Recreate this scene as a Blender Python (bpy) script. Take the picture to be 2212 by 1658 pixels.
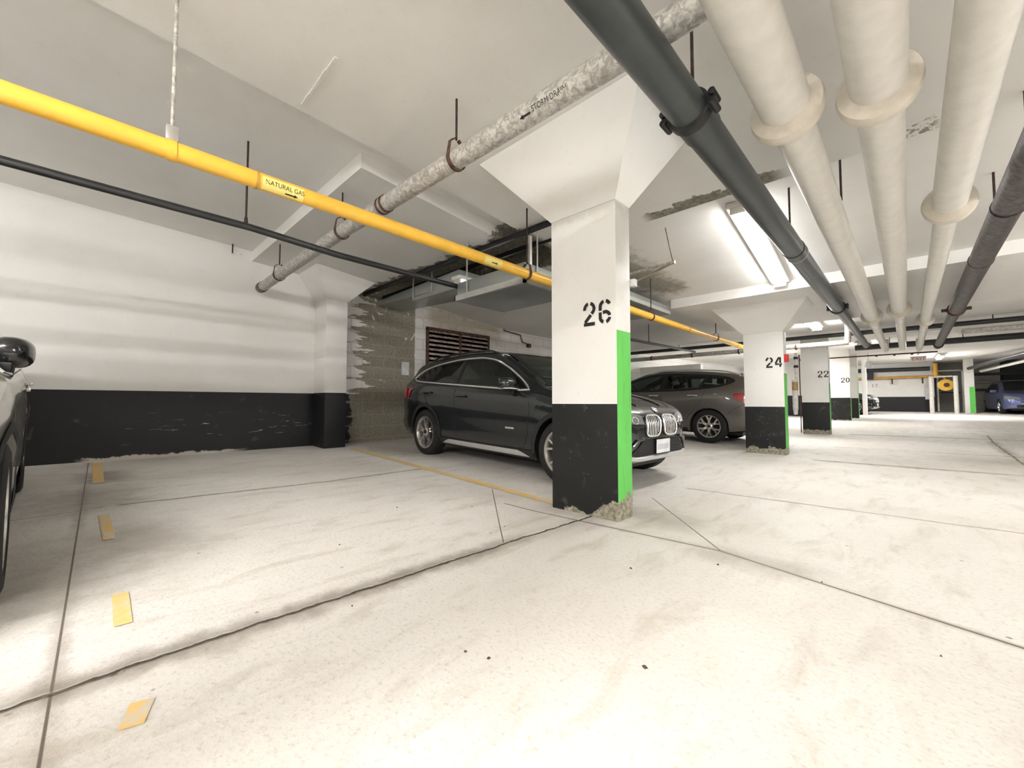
import bpy, bmesh, math, random
import numpy as np
from mathutils import Vector, Matrix
random.seed(7)
for o in list(bpy.data.objects): bpy.data.objects.remove(o)
S = bpy.context.scene
COL = S.collection
PI = math.pi

# ------------------------------------------------------------------ camera, world, exposure
TH = math.radians(44.0); PT = math.atan(40/885.0)
F = Vector((-math.sin(TH)*math.cos(PT), math.cos(TH)*math.cos(PT), math.sin(PT)))
R = Vector((math.cos(TH), math.sin(TH), 0)); U = R.cross(F)
cam = bpy.data.cameras.new('camera'); camo = bpy.data.objects.new('camera', cam); COL.objects.link(camo)
camo.matrix_world = Matrix(((R.x, U.x, -F.x, 0), (R.y, U.y, -F.y, 0), (R.z, U.z, -F.z, 0.8), (0, 0, 0, 1)))
cam.sensor_width = 36; cam.lens = 36*885/2212; cam.clip_start = 0.02; cam.clip_end = 200
S.camera = camo
w = bpy.data.worlds.new('world'); S.world = w; w.use_nodes = True
w.node_tree.nodes['Background'].inputs[0].default_value = (0.9, 0.92, 1, 1)
w.node_tree.nodes['Background'].inputs[1].default_value = 0.05
S.view_settings.view_transform = 'Standard'; S.view_settings.look = 'None'
S.view_settings.gamma = 1; S.view_settings.exposure = 2.78
S.cycles.max_bounces = 6; S.cycles.diffuse_bounces = 4; S.cycles.glossy_bounces = 3; S.cycles.transparent_max_bounces = 10
S.cycles.caustics_reflective = False; S.cycles.caustics_refractive = False; S.cycles.sample_clamp_indirect = 6
S.cycles.use_denoising = True; S.cycles.use_adaptive_sampling = True; S.cycles.adaptive_threshold = 0.05
TUBE = 20.0         # fluorescent tube emission

# ------------------------------------------------------------------ levels of floor and ceiling
def FZ(x, y):
    gx = float(np.interp(-x, [2.0, 6.6], [0, .14]))
    return gx + float(np.interp(y, [12.5, 17.7, 22.7, 28.7], [0, .2, .2, .34]))
PY = [-7, -.69, 1.6, 3.8, 6.6, 9.5, 12, 16, 20, 31]; PZ = [3.1, 2.91, 2.79, 2.6, 2.33, 2.3, 2.32, 2.4, 2.5, 2.68]
def PL(y): return float(np.interp(y, PY, PZ))
def SL(y): return PL(y) + .14

# ------------------------------------------------------------------ node helpers
class NT:
    def __init__(s, name):
        s.m = bpy.data.materials.new(name); s.m.use_nodes = True; s.t = s.m.node_tree
        s.b = s.t.nodes['Principled BSDF']; s.o = s.t.nodes['Material Output']
    def n(s, typ, **k):
        nd = s.t.nodes.new(typ)
        for a, v in k.items(): setattr(nd, a, v)
        return nd
    def put(s, sock, v):
        if isinstance(v, bpy.types.NodeSocket): s.t.links.new(v, sock)
        elif v is not None:
            if sock.type == 'RGBA' and len(v) == 3: v = (*v, 1)
            sock.default_value = v
    def math(s, op, a, b=None, c=None, clamp=False):
        nd = s.n('ShaderNodeMath', operation=op, use_clamp=clamp)
        for i, v in enumerate((a, b, c)):
            if v is not None: s.put(nd.inputs[i], v)
        return nd.outputs[0]
    def mix(s, f, a, b):
        nd = s.n('ShaderNodeMix', data_type='RGBA')
        s.put(nd.inputs[0], f); s.put(nd.inputs[6], a); s.put(nd.inputs[7], b); return nd.outputs[2]
    def pos(s):
        if not hasattr(s, '_p'): s._p = s.n('ShaderNodeNewGeometry').outputs['Position']
        return s._p
    def obj(s):
        if not hasattr(s, '_ob'): s._ob = s.n('ShaderNodeTexCoord').outputs['Object']
        return s._ob
    def sep(s, v):
        nd = s.n('ShaderNodeSeparateXYZ'); s.put(nd.inputs[0], v); return nd.outputs
    def scale(s, v, sc):
        nd = s.n('ShaderNodeVectorMath', operation='MULTIPLY'); s.put(nd.inputs[0], v); nd.inputs[1].default_value = sc; return nd.outputs[0]
    def noise(s, v, scale, detail=4, rough=.55, dist=0):
        nd = s.n('ShaderNodeTexNoise'); s.put(nd.inputs['Vector'], v)
        nd.inputs['Scale'].default_value = scale; nd.inputs['Detail'].default_value = detail
        nd.inputs['Roughness'].default_value = rough; nd.inputs['Distortion'].default_value = dist
        return nd.outputs[0]
    def ramp(s, v, a, b, clamp=True):       # smooth step a..b -> 0..1
        nd = s.n('ShaderNodeMapRange', interpolation_type='SMOOTHSTEP'); s.put(nd.inputs[0], v)
        nd.inputs[1].default_value = a; nd.inputs[2].default_value = b; return nd.outputs[0]
    def bump(s, h, strength=.3, dist=.01):
        nd = s.n('ShaderNodeBump'); nd.inputs['Strength'].default_value = strength; nd.inputs['Distance'].default_value = dist
        s.put(nd.inputs['Height'], h); s.t.links.new(nd.outputs[0], s.b.inputs['Normal'])
    def fin(s, col=None, rough=None, metal=None, spec=None, coat=None, trans=None, emis=None, estr=None):
        for k, v in (('Base Color', col), ('Roughness', rough), ('Metallic', metal), ('Specular IOR Level', spec), ('Coat Weight', coat),
                     ('Transmission Weight', trans), ('Emission Color', emis), ('Emission Strength', estr)):
            if v is not None: s.put(s.b.inputs[k], v)
        return s.m
    def segdist(s, x, y, a, b):
        ax, ay = a; dx, dy = b[0]-a[0], b[1]-a[1]; L2 = dx*dx+dy*dy
        px = s.math('SUBTRACT', x, ax); py = s.math('SUBTRACT', y, ay)
        t = s.math('DIVIDE', s.math('ADD', s.math('MULTIPLY', px, dx), s.math('MULTIPLY', py, dy)), L2, clamp=True)
        ex = s.math('SUBTRACT', px, s.math('MULTIPLY', t, dx)); ey = s.math('SUBTRACT', py, s.math('MULTIPLY', t, dy))
        return s.math('SQRT', s.math('ADD', s.math('MULTIPLY', ex, ex), s.math('MULTIPLY', ey, ey)))

def plain(name, col, rough=.6, metal=0., spec=.4, coat=0., var=.08, nscale=8, bump=0.):
    k = NT(name); n = k.noise(k.obj(), nscale, 4)
    c = k.mix(k.ramp(n, .3, .7), tuple(v*(1-var) for v in col), tuple(min(1, v*(1+var)) for v in col))
    if bump: k.bump(k.noise(k.obj(), nscale*6, 3), bump, .004)
    return k.fin(c, rough, metal, spec, coat)

WHITE = (.80, .79, .765)
def wall_white(k, p):
    n1 = k.noise(p, .9, 3); n2 = k.noise(p, 14, 4)
    c = k.mix(k.ramp(n1, .35, .65), (.755, .74, .71), WHITE)
    return k.mix(k.math('MULTIPLY', k.ramp(n2, .55, .75), .12), c, (.6, .56, .48))

def mk_ceiling():
    k = NT('painted_ceiling_concrete'); p = k.pos(); x, y, z = k.sep(p)
    c = wall_white(k, p)
    n = k.noise(p, 5, 6, .65); n3 = k.noise(p, 22, 5, .7)
    raw = k.mix(k.ramp(n3, .35, .7), (.16, .15, .12), (.34, .32, .26))
    # broken paint along the panel edge
    e = k.math('ABSOLUTE', k.math('SUBTRACT', y, 3.76))
    e = k.math('ADD', e, k.math('MULTIPLY', k.math('SUBTRACT', n, .5), .35))
    inx = k.math('MULTIPLY', k.ramp(x, -1.85, -1.7), k.math('SUBTRACT', 1, k.ramp(x, -.75, -.6)))
    inx2 = k.math('MULTIPLY', k.ramp(x, -.05, .02), k.math('SUBTRACT', 1, k.ramp(x, .16, .22)))
    inx = k.math('MAXIMUM', inx, k.math('MULTIPLY', inx2, k.ramp(n3, .48, .52)))
    m1 = k.math('MULTIPLY', k.math('SUBTRACT', 1, k.ramp(e, .085, .1)), inx)
    # unpainted damp area over the ventilation shaft
    d = k.math('ADD', y, k.math('MULTIPLY', k.math('SUBTRACT', n, .5), .9))
    m2 = k.math('MULTIPLY', k.ramp(d, 3.1, 3.16), k.math('SUBTRACT', 1, k.ramp(x, -2.95, -2.85)))
    m2 = k.math('MULTIPLY', m2, k.math('SUBTRACT', 1, k.ramp(k.math('ADD', y, k.math('MULTIPLY', n, .5)), 4.62, 4.7)))
    # stain beside it
    d3 = k.segdist(x, y, (-2.75, 4.6), (-2.6, 6.0))
    d3 = k.math('ADD', d3, k.math('MULTIPLY', k.math('SUBTRACT', n, .5), .7))
    m3 = k.math('MULTIPLY', k.math('SUBTRACT', 1, k.ramp(d3, .12, .4)), .8)
    m = k.math('MAXIMUM', m1, k.math('MAXIMUM', m2, m3))
    c = k.mix(m, c, raw)
    h = k.math('ADD', k.math('MULTIPLY', k.noise(p, 2.2, 5, .5), 1.2), k.math('MULTIPLY', k.noise(p, 30, 3), .12))
    k.bump(h, .35, .02)
    return k.fin(c, .55, 0, .3)

def mk_floor():
    k = NT('worn_floor_concrete'); p = k.pos(); x, y, z = k.sep(p)
    n1 = k.noise(p, .55, 5, .55, .3); n2 = k.noise(k.scale(p, (3.0, 1.0, 1.0)), 2.2, 6, .65, .5); n3 = k.noise(p, 60, 4, .7); n4 = k.noise(p, 9, 5, .6)
    c = k.mix(k.ramp(n1, .35, .65), (.665, .63, .585), (.76, .735, .70))
    c = k.mix(k.math('MULTIPLY', k.ramp(n2, .48, .72), .45), c, (.45, .395, .31))
    c = k.mix(k.math('MULTIPLY', k.ramp(n3, .50, .72), .42), c, (.38, .34, .29))
    c = k.mix(k.math('MULTIPLY', k.ramp(n4, .58, .75), .25), c, (.82, .79, .73))
    v = k.n('ShaderNodeTexVoronoi', feature='F1'); k.put(v.inputs['Vector'], p); v.inputs['Scale'].default_value = 5.0
    pit = k.math('MULTIPLY', k.math('SUBTRACT', 1, k.ramp(v.outputs['Distance'], .03, .055)), k.ramp(n1, .46, .56))
    c = k.mix(k.math('MULTIPLY', pit, .7), c, (.13, .11, .09))
    wob = k.math('MULTIPLY', k.math('SUBTRACT', k.noise(p, 3.5, 4, .6), .5), .06)
    wob2 = k.math('MULTIPLY', k.math('SUBTRACT', k.noise(p, 16, 3, .6), .5), .03)
    X = k.math('ADD', x, k.math('ADD', wob, wob2)); Yd = k.math('ADD', y, wob)
    def crack(segs, wid, col, smear, amt, wob_=True):
        nonlocal c
        ds = None
        for a, b in segs:
            q = k.segdist(X if wob_ else x, Yd if wob_ else y, a, b)
            ds = q if ds is None else k.math('MINIMUM', ds, q)
        if smear:
            sm = k.math('SUBTRACT', 1, k.ramp(k.math('ADD', ds, k.math('MULTIPLY', k.math('SUBTRACT', n4, .5), smear*1.2)), 0.0, smear))
            c = k.mix(k.math('MULTIPLY', k.math('MULTIPLY', sm, k.ramp(n1, .40, .60)), amt), c, (.24, .205, .17))
        m = k.math('SUBTRACT', 1, k.ramp(ds, wid*.4, wid))
        c = k.mix(m, c, col)
        return ds
    D = (.07, .06, .05)
    d1 = crack([((-1.72, -3.0), (-1.72, .45)), ((-1.72, .45), (-1.67, 1.7)), ((-1.67, 1.7), (-1.64, 2.5))], .009, D, .13, .8)
    crack([((-1.3, -.05), (-6.5, .03))], .005, (.16, .13, .11), .05, .5, False)
    crack([((.9, 1.98), (-.75, 2.4)), ((-.75, 2.4), (-2.3, 2.3))], .009, (.16, .13, .10), .04, .6, False)
    crack([((-.75, 2.4), (-1.57, 3.32))], .006, (.16, .13, .1), 0, 0, False)
    crack([((3, 4.1), (-1.5, 3.92))], .009, (.18, .15, .12), .05, .55)
    crack([((3, 7.2), (-.9, 7.05)), ((3, 9.6), (-.9, 9.4)), ((3, 13.3), (-1.0, 13.0)), ((3.5, 19.0), (-1.0, 18.6)), ((1.05, 8.4), (1.25, 14.0))], .02, (.2, .16, .13), .14, .7)
    crack([((-1.69, 1.68), (-2.72, 2.56))], .005, (.16, .13, .1), 0, 0, False)
    crack([((-4.1, .2), (-3.95, 1.6)), ((-3.95, 1.6), (-3.95, 2.6))], .02, (.30, .26, .2), .05, .5)
    crack([((-4.0, -.9), (-4.1, .1))], .008, (.30, .26, .2), .03, .3)
    # soft dark brown blotches at set spots on the floor
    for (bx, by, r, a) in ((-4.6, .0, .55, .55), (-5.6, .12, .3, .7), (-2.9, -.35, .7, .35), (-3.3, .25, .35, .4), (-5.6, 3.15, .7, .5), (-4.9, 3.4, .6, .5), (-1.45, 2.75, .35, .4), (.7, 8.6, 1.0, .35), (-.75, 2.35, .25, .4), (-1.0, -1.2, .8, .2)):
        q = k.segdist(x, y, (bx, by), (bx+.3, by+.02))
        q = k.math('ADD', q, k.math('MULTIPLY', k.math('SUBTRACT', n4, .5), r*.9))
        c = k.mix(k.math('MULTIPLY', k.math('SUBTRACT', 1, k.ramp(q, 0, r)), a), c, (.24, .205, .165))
    h = k.math('ADD', k.math('MULTIPLY', n3, .5), k.math('MULTIPLY', n4, 1.2))
    h = k.math('SUBTRACT', h, k.math('MULTIPLY', k.math('SUBTRACT', 1, k.ramp(d1, .004, .016)), 2.5))
    k.bump(h, .55, .008)
    return k.fin(c, k.math('ADD', .5, k.math('MULTIPLY', n2, .3)), 0, .35)

def mk_wall_left():
    k = NT('painted_wall_black_dado'); p = k.pos(); x, y, z = k.sep(p)
    base = k.math('MULTIPLY', k.ramp(y, 9, 22), .2)
    zb = k.math('SUBTRACT', z, base)
    c = wall_white(k, p)
    # block courses, faint
    br = k.n('ShaderNodeTexBrick'); cv = k.n('ShaderNodeCombineXYZ'); k.put(cv.inputs[0], y); k.put(cv.inputs[1], z)
    k.put(br.inputs['Vector'], cv.outputs[0]); br.inputs['Scale'].default_value = 1.0
    br.inputs['Brick Width'].default_value = .4; br.inputs['Row Height'].default_value = .2; br.inputs['Mortar Size'].default_value = .008
    mort = br.outputs['Fac']
    blk = k.ramp(y, 2.6, 2.9)
    c = k.mix(k.math('MULTIPLY', k.math('MULTIPLY', mort, blk), .5), c, (.42, .38, .31))
    n = k.noise(p, 6, 6, .65, .6); n2 = k.noise(k.scale(p, (1, .35, 2.6)), 7, 5, .6, .3); n4 = k.noise(p, 25, 4, .7)
    black = k.mix(k.math('MULTIPLY', k.ramp(n, .62, .7), .25), (.006, .006, .007), (.16, .15, .14))
    # scrapes
    sc = k.noise(k.scale(p, (1, .5, 5.0)), 4, 5, .7, 1.2)
    band = k.math('MULTIPLY', k.ramp(zb, .3, .42), k.math('SUBTRACT', 1, k.ramp(zb, .6, .7)))
    scr = k.math('MULTIPLY', k.math('MULTIPLY', k.ramp(sc, .62, .66), band), k.math('MULTIPLY', k.ramp(y, .1, .5), k.math('SUBTRACT', 1, k.ramp(y, 2.1, 2.5))))
    black = k.mix(scr, black, (.45, .43, .4))
    foot = k.math('SUBTRACT', zb, k.math('MULTIPLY', k.math('SUBTRACT', n, .5), .14))
    fm = k.math('MULTIPLY', k.math('MULTIPLY', k.math('SUBTRACT', 1, k.ramp(foot, .165, .18)), k.ramp(y, -.1, .05)), k.math('SUBTRACT', 1, k.ramp(y, 1.3, 1.6)))
    black = k.mix(fm, black, (.5, .46, .4))
    m = k.math('SUBTRACT', 1, k.ramp(zb, .937, .943))
    c = k.mix(m, c, black)
    # bare block where the paint has peeled
    raw = k.mix(k.ramp(n4, .3, .7), (.21, .19, .145), (.33, .305, .24))
    raw = k.mix(k.math('MULTIPLY', mort, .45), raw, (.4, .37, .3))
    saw = k.math('MULTIPLY', k.math('ABSOLUTE', k.math('SUBTRACT', k.math('FRACT', k.math('MULTIPLY', z, 5.0)), .5)), .55)
    edge = k.math('ADD', y, k.math('ADD', k.math('MULTIPLY', k.math('SUBTRACT', n2, .5), 1.3), saw))
    pe = k.math('MULTIPLY', k.ramp(edge, 3.27, 3.3), k.math('SUBTRACT', 1, k.ramp(y, 4.215, 4.225)))
    keep = k.math('MULTIPLY', k.ramp(n, .64, .66), k.ramp(z, 2.0, 1.7))
    pe = k.math('MULTIPLY', pe, k.math('SUBTRACT', 1, k.ramp(k.noise(p, 4.5, 5, .6, .8), .64, .66)))
    c = k.mix(pe, c, raw)
    lowraw = k.math('MULTIPLY', k.ramp(k.math('ADD', y, k.math('MULTIPLY', k.math('SUBTRACT', n, .5), .5)), 2.98, 3.02), k.math('MULTIPLY', m, k.math('SUBTRACT', 1, k.ramp(y, 7.5, 7.6))))
    c = k.mix(lowraw, c, raw)
    # rust and damp above the louvre
    rz = k.segdist(y, z, (4.7, 2.42), (6.3, 2.40))
    rz = k.math('ADD', rz, k.math('MULTIPLY', k.math('SUBTRACT', n, .5), .5))
    c = k.mix(k.math('MULTIPLY', k.math('SUBTRACT', 1, k.ramp(rz, .02, .42)), .65), c, (.27, .21, .10))
    # small chips
    ch = k.math('MULTIPLY', k.ramp(k.noise(p, 11, 3, .6), .68, .7), k.math('MULTIPLY', k.ramp(y, 1.2, 1.9), k.math('MULTIPLY', k.ramp(z, 2.45, 2.6), k.math('SUBTRACT', 1, k.ramp(y, 3, 3.1)))))
    c = k.mix(ch, c, (.25, .21, .15))
    k.bump(k.math('ADD', k.math('MULTIPLY', n4, .4), k.math('MULTIPLY', k.math('MULTIPLY', mort, blk), -1.5)), .3, .008)
    return k.fin(c, .5, 0, .4)

def mk_column(name, x_right, y_front, blacktop, floorz, greentop, rawamt):
    """white shaft, black dado on every face but the aisle face, green stripe on the aisle face"""
    k = NT(name); p = k.pos(); x, y, z = k.sep(p)
    c = wall_white(k, p)
    n = k.noise(p, 9, 6, .65); n4 = k.noise(p, 34, 4, .7)
    black = k.mix(k.math('MULTIPLY', k.ramp(n, .56, .72), .3), (.010, .011, .011), (.16, .16, .155))
    nrm = k.n('ShaderNodeNewGeometry').outputs['Normal']; nx, ny, nz = k.sep(nrm)
    aisle = k.math('GREATER_THAN', nx, .6)
    green = k.mix(k.math('MULTIPLY', k.ramp(k.noise(k.scale(p, (1, 3, .5)), 10, 4), .52, .7), .5), (.13, .56, .10), (.10, .34, .07))
    notais = k.math('SUBTRACT', 1, aisle)
    c = k.mix(k.math('MULTIPLY', notais, k.math('LESS_THAN', z, blacktop)), c, black)
    c = k.mix(k.math('MULTIPLY', aisle, k.math('LESS_THAN', z, greentop)), c, green)
    raw = k.mix(k.ramp(n4, .35, .65), (.17, .15, .11), (.42, .39, .31))
    hh = k.math('SUBTRACT', k.math('SUBTRACT', z, floorz), k.math('MULTIPLY', k.math('SUBTRACT', n, .5), .22))
    if rawamt == 'corner':
        dx = k.math('SUBTRACT', x_right, x)
        lim = k.math('ADD', .14, k.math('MULTIPLY', k.ramp(dx, 0, .33), -.16))
        lim = k.math('MAXIMUM', lim, .012)
        hh = k.math('SUBTRACT', hh, k.math('SUBTRACT', lim, .08)); thr = .08
    else: thr = rawamt
    c = k.mix(k.math('SUBTRACT', 1, k.ramp(hh, thr-.006, thr)), c, raw)
    sp = k.ramp(k.noise(p, 40, 2, .5), .72, .74)
    c = k.mix(k.math('MULTIPLY', sp, .5), c, (.4, .37, .32))
    gr = k.math('MULTIPLY', k.ramp(k.math('ADD', z, k.math('MULTIPLY', k.math('SUBTRACT', n, .5), .25)), 2.10, 2.20), .5)
    c = k.mix(gr, c, (.50, .47, .40))
    k.bump(k.math('ADD', k.math('MULTIPLY', n, .8), k.math('MULTIPLY', n4, .3)), .25, .008)
    return k.fin(c, .5, 0, .4)

M = {}
M['ceil'] = mk_ceiling(); M['floor'] = mk_floor(); M['wall'] = mk_wall_left()
def mk_white(name='white_paint'):
    k = NT(name); c = wall_white(k, k.pos()); k.bump(k.noise(k.pos(), 20, 4), .2, .008); return k.fin(c, .5, 0, .35)
M['white'] = mk_white()
def mk_wall2(name, top):
    k = NT(name); p = k.pos(); x, y, z = k.sep(p)
    c = wall_white(k, p); c = k.mix(k.math('LESS_THAN', z, top), c, (.012, .012, .014))
    k.bump(k.noise(p, 12, 4), .2, .01); return k.fin(c, .5, 0, .35)
M['wall_far'] = mk_wall2('white_wall_black_dado', 1.09)
M['raw'] = plain('raw_concrete', (.12, .112, .09), .85, var=.4, nscale=9, bump=.5)
M['yellow'] = plain('yellow_gas_paint', (.86, .50, .055), .35, 0, .5, .25, var=.06)
M['yellow_dirty'] = plain('aged_yellow_paint', (.60, .33, .06), .5, 0, .4, var=.2, nscale=14)
M['blackpipe'] = plain('black_pipe_paint', (.018, .019, .021), .38, 0, .5, .2, var=.2)
def mk_lumpy(name, a, b, rough, metal, sc=40):
    k = NT(name); n = k.noise(k.obj(), sc, 5, .7, .8); n2 = k.noise(k.obj(), 6, 4)
    c = k.mix(k.ramp(n, .38, .62), a, b); c = k.mix(k.math('MULTIPLY', k.ramp(n2, .55, .7), .35), c, a)
    k.bump(n, .35, .004); return k.fin(c, rough, metal, .5)
M['galv'] = mk_lumpy('mottled_galvanised', (.30, .28, .25), (.58, .56, .52), .5, .15, 30)
M['grime'] = mk_lumpy('grimy_dark_insulation', (.035, .030, .030), (.105, .092, .088), .5, .2, 26)
M['dark'] = plain('dark_grey_drain', (.042, .050, .052), .42, 0, .5, .15, var=.12, nscale=5)
M['insul'] = plain('cream_pipe_jacket', (.66, .635, .585), .42, 0, .5, .1, var=.05, nscale=12, bump=.12)
M['collar'] = plain('cream_collar', (.62, .57, .49), .5, 0, .4, var=.1, nscale=14)
M['rod'] = plain('rusty_rod', (.045, .028, .022), .7, .3, var=.4, nscale=30)
M['rust'] = plain('rusted_steel', (.10, .05, .035), .75, .2, var=.5, nscale=20)
M['steel'] = plain('bright_zinc', (.55, .53, .50), .35, .7, var=.1)
M['duct'] = plain('galvanised_duct_sheet', (.36, .385, .37), .33, .55, .5, var=.06, nscale=2)
M['duct2'] = plain('duct_flange', (.42, .42, .39), .5, .2, .5, var=.06)
M['blk'] = plain('black_plastic', (.012, .012, .013), .45, 0, .4)
M['ink'] = plain('black_stencil_paint', (.012, .010, .012), .6)
M['red'] = plain('red_plastic', (.55, .02, .02), .4)
M['label'] = plain('pale_yellow_label', (.85, .70, .22), .5)
M['redtext'] = plain('faded_red_letters', (.70, .10, .07), .5)
M['line'] = None
def mk_line():
    k = NT('worn_yellow_line'); p = k.pos(); n = k.noise(p, 10, 5, .65)
    c = k.mix(k.ramp(n, .46, .66), (.80, .55, .20), (.66, .60, .50)); return k.fin(c, .6, 0, .3)
M['line'] = mk_line()
M['grey'] = plain('grey_steel_door', (.25, .245, .23), .5)
def mk_tube(q=1.0):
    key = 'tube%g' % q
    if key not in M: M[key] = NT('fluorescent_cover').fin((1, 1, 1), .3, emis=(1.0, .985, .955), estr=TUBE*q)
    return M[key]
M['fix'] = plain('fixture_enamel', (.72, .70, .65), .4)
def mk_clear():
    k = NT('clear_lens'); t = k.n('ShaderNodeBsdfTransparent'); t.inputs[0].default_value = (.97, .97, .97, 1)
    g = k.n('ShaderNodeBsdfGlossy'); g.inputs['Roughness'].default_value = .08; mx = k.n('ShaderNodeMixShader'); mx.inputs[0].default_value = .06
    k.t.links.new(t.outputs[0], mx.inputs[1]); k.t.links.new(g.outputs[0], mx.inputs[2]); k.t.links.new(mx.outputs[0], k.o.inputs[0]); return k.m
M['clear'] = mk_clear()
def mk_glass(name, tint, refl):
    k = NT(name); t = k.n('ShaderNodeBsdfTransparent'); t.inputs[0].default_value = (*tint, 1)
    g = k.n('ShaderNodeBsdfGlossy'); g.inputs['Roughness'].default_value = .03; g.inputs['Color'].default_value = (.9, .95, .93, 1)
    lw = k.n('ShaderNodeLayerWeight'); lw.inputs[0].default_value = .5
    f = k.math('ADD', k.math('MULTIPLY', k.math('POWER', lw.outputs['Facing'], 3.5), .6), refl+.035, clamp=True)
    mx = k.n('ShaderNodeMixShader'); k.put(mx.inputs[0], f)
    k.t.links.new(t.outputs[0], mx.inputs[1]); k.t.links.new(g.outputs[0], mx.inputs[2]); k.t.links.new(mx.outputs[0], k.o.inputs[0]); return k.m
M['glass'] = mk_glass('car_glass', (.30, .36, .34), .02)
M['privacy'] = mk_glass('privacy_glass', (.035, .042, .04), .02)
def paint(name, col, metal=.5, rough=.3):
    k = NT(name); n = k.noise(k.obj(), 400, 1); c = k.mix(n, tuple(v*.9 for v in col), tuple(min(1, v*1.1) for v in col)); return k.fin(c, rough, metal, .5, .8)
M['bmw'] = paint('dark_grey_metallic', (.021, .025, .027), .45, .26)
M['nis'] = paint('warm_grey_metallic', (.155, .142, .128), .55, .33)
M['silver'] = paint('silver_metallic', (.50, .48, .45), .5, .3)
M['blue'] = paint('blue_metallic', (.12, .14, .30), .5, .28)
M['carblack'] = paint('black_car_paint', (.015, .015, .017), .3, .2)
M['tyre'] = plain('tyre_rubber', (.013, .013, .013), .75, var=.2)
M['clad'] = plain('black_cladding', (.016, .017, .018), .55, var=.1)
M['chrome'] = plain('chrome_trim', (.90, .90, .89), .22, .75, var=.02)
M['alloy'] = plain('alloy_wheel', (.66, .64, .61), .25, .9, var=.04)
M['alloydark'] = plain('wheel_barrel', (.035, .033, .032), .45, .5)
M['skid'] = plain('satin_silver', (.60, .61, .60), .32, .6, var=.03)
M['seat'] = plain('dark_seat_cloth', (.02, .02, .02), .8)
M['beige'] = plain('pale_seat_cloth', (.32, .30, .26), .8)
M['tail'] = paint('red_lamp_lens', (.42, .012, .016), 0, .15)
M['tailpink'] = paint('pale_red_lens', (.8, .2, .2), 0, .2)
M['lamp'] = plain('headlamp_lens', (.22, .235, .24), .08, .3, .6, .8)
M['plate'] = plain('number_plate', (.70, .71, .72), .4)
M['plateink'] = plain('plate_marks', (.45, .47, .53), .4)
M['badge_blue'] = plain('badge_blue', (.05, .15, .45), .3)
M['cloth'] = plain('pale_insulation_wrap', (.68, .65, .60), .7, var=.12, nscale=20)
M['tan'] = plain('tan_wrap', (.42, .28, .12), .6, var=.2)

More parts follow.
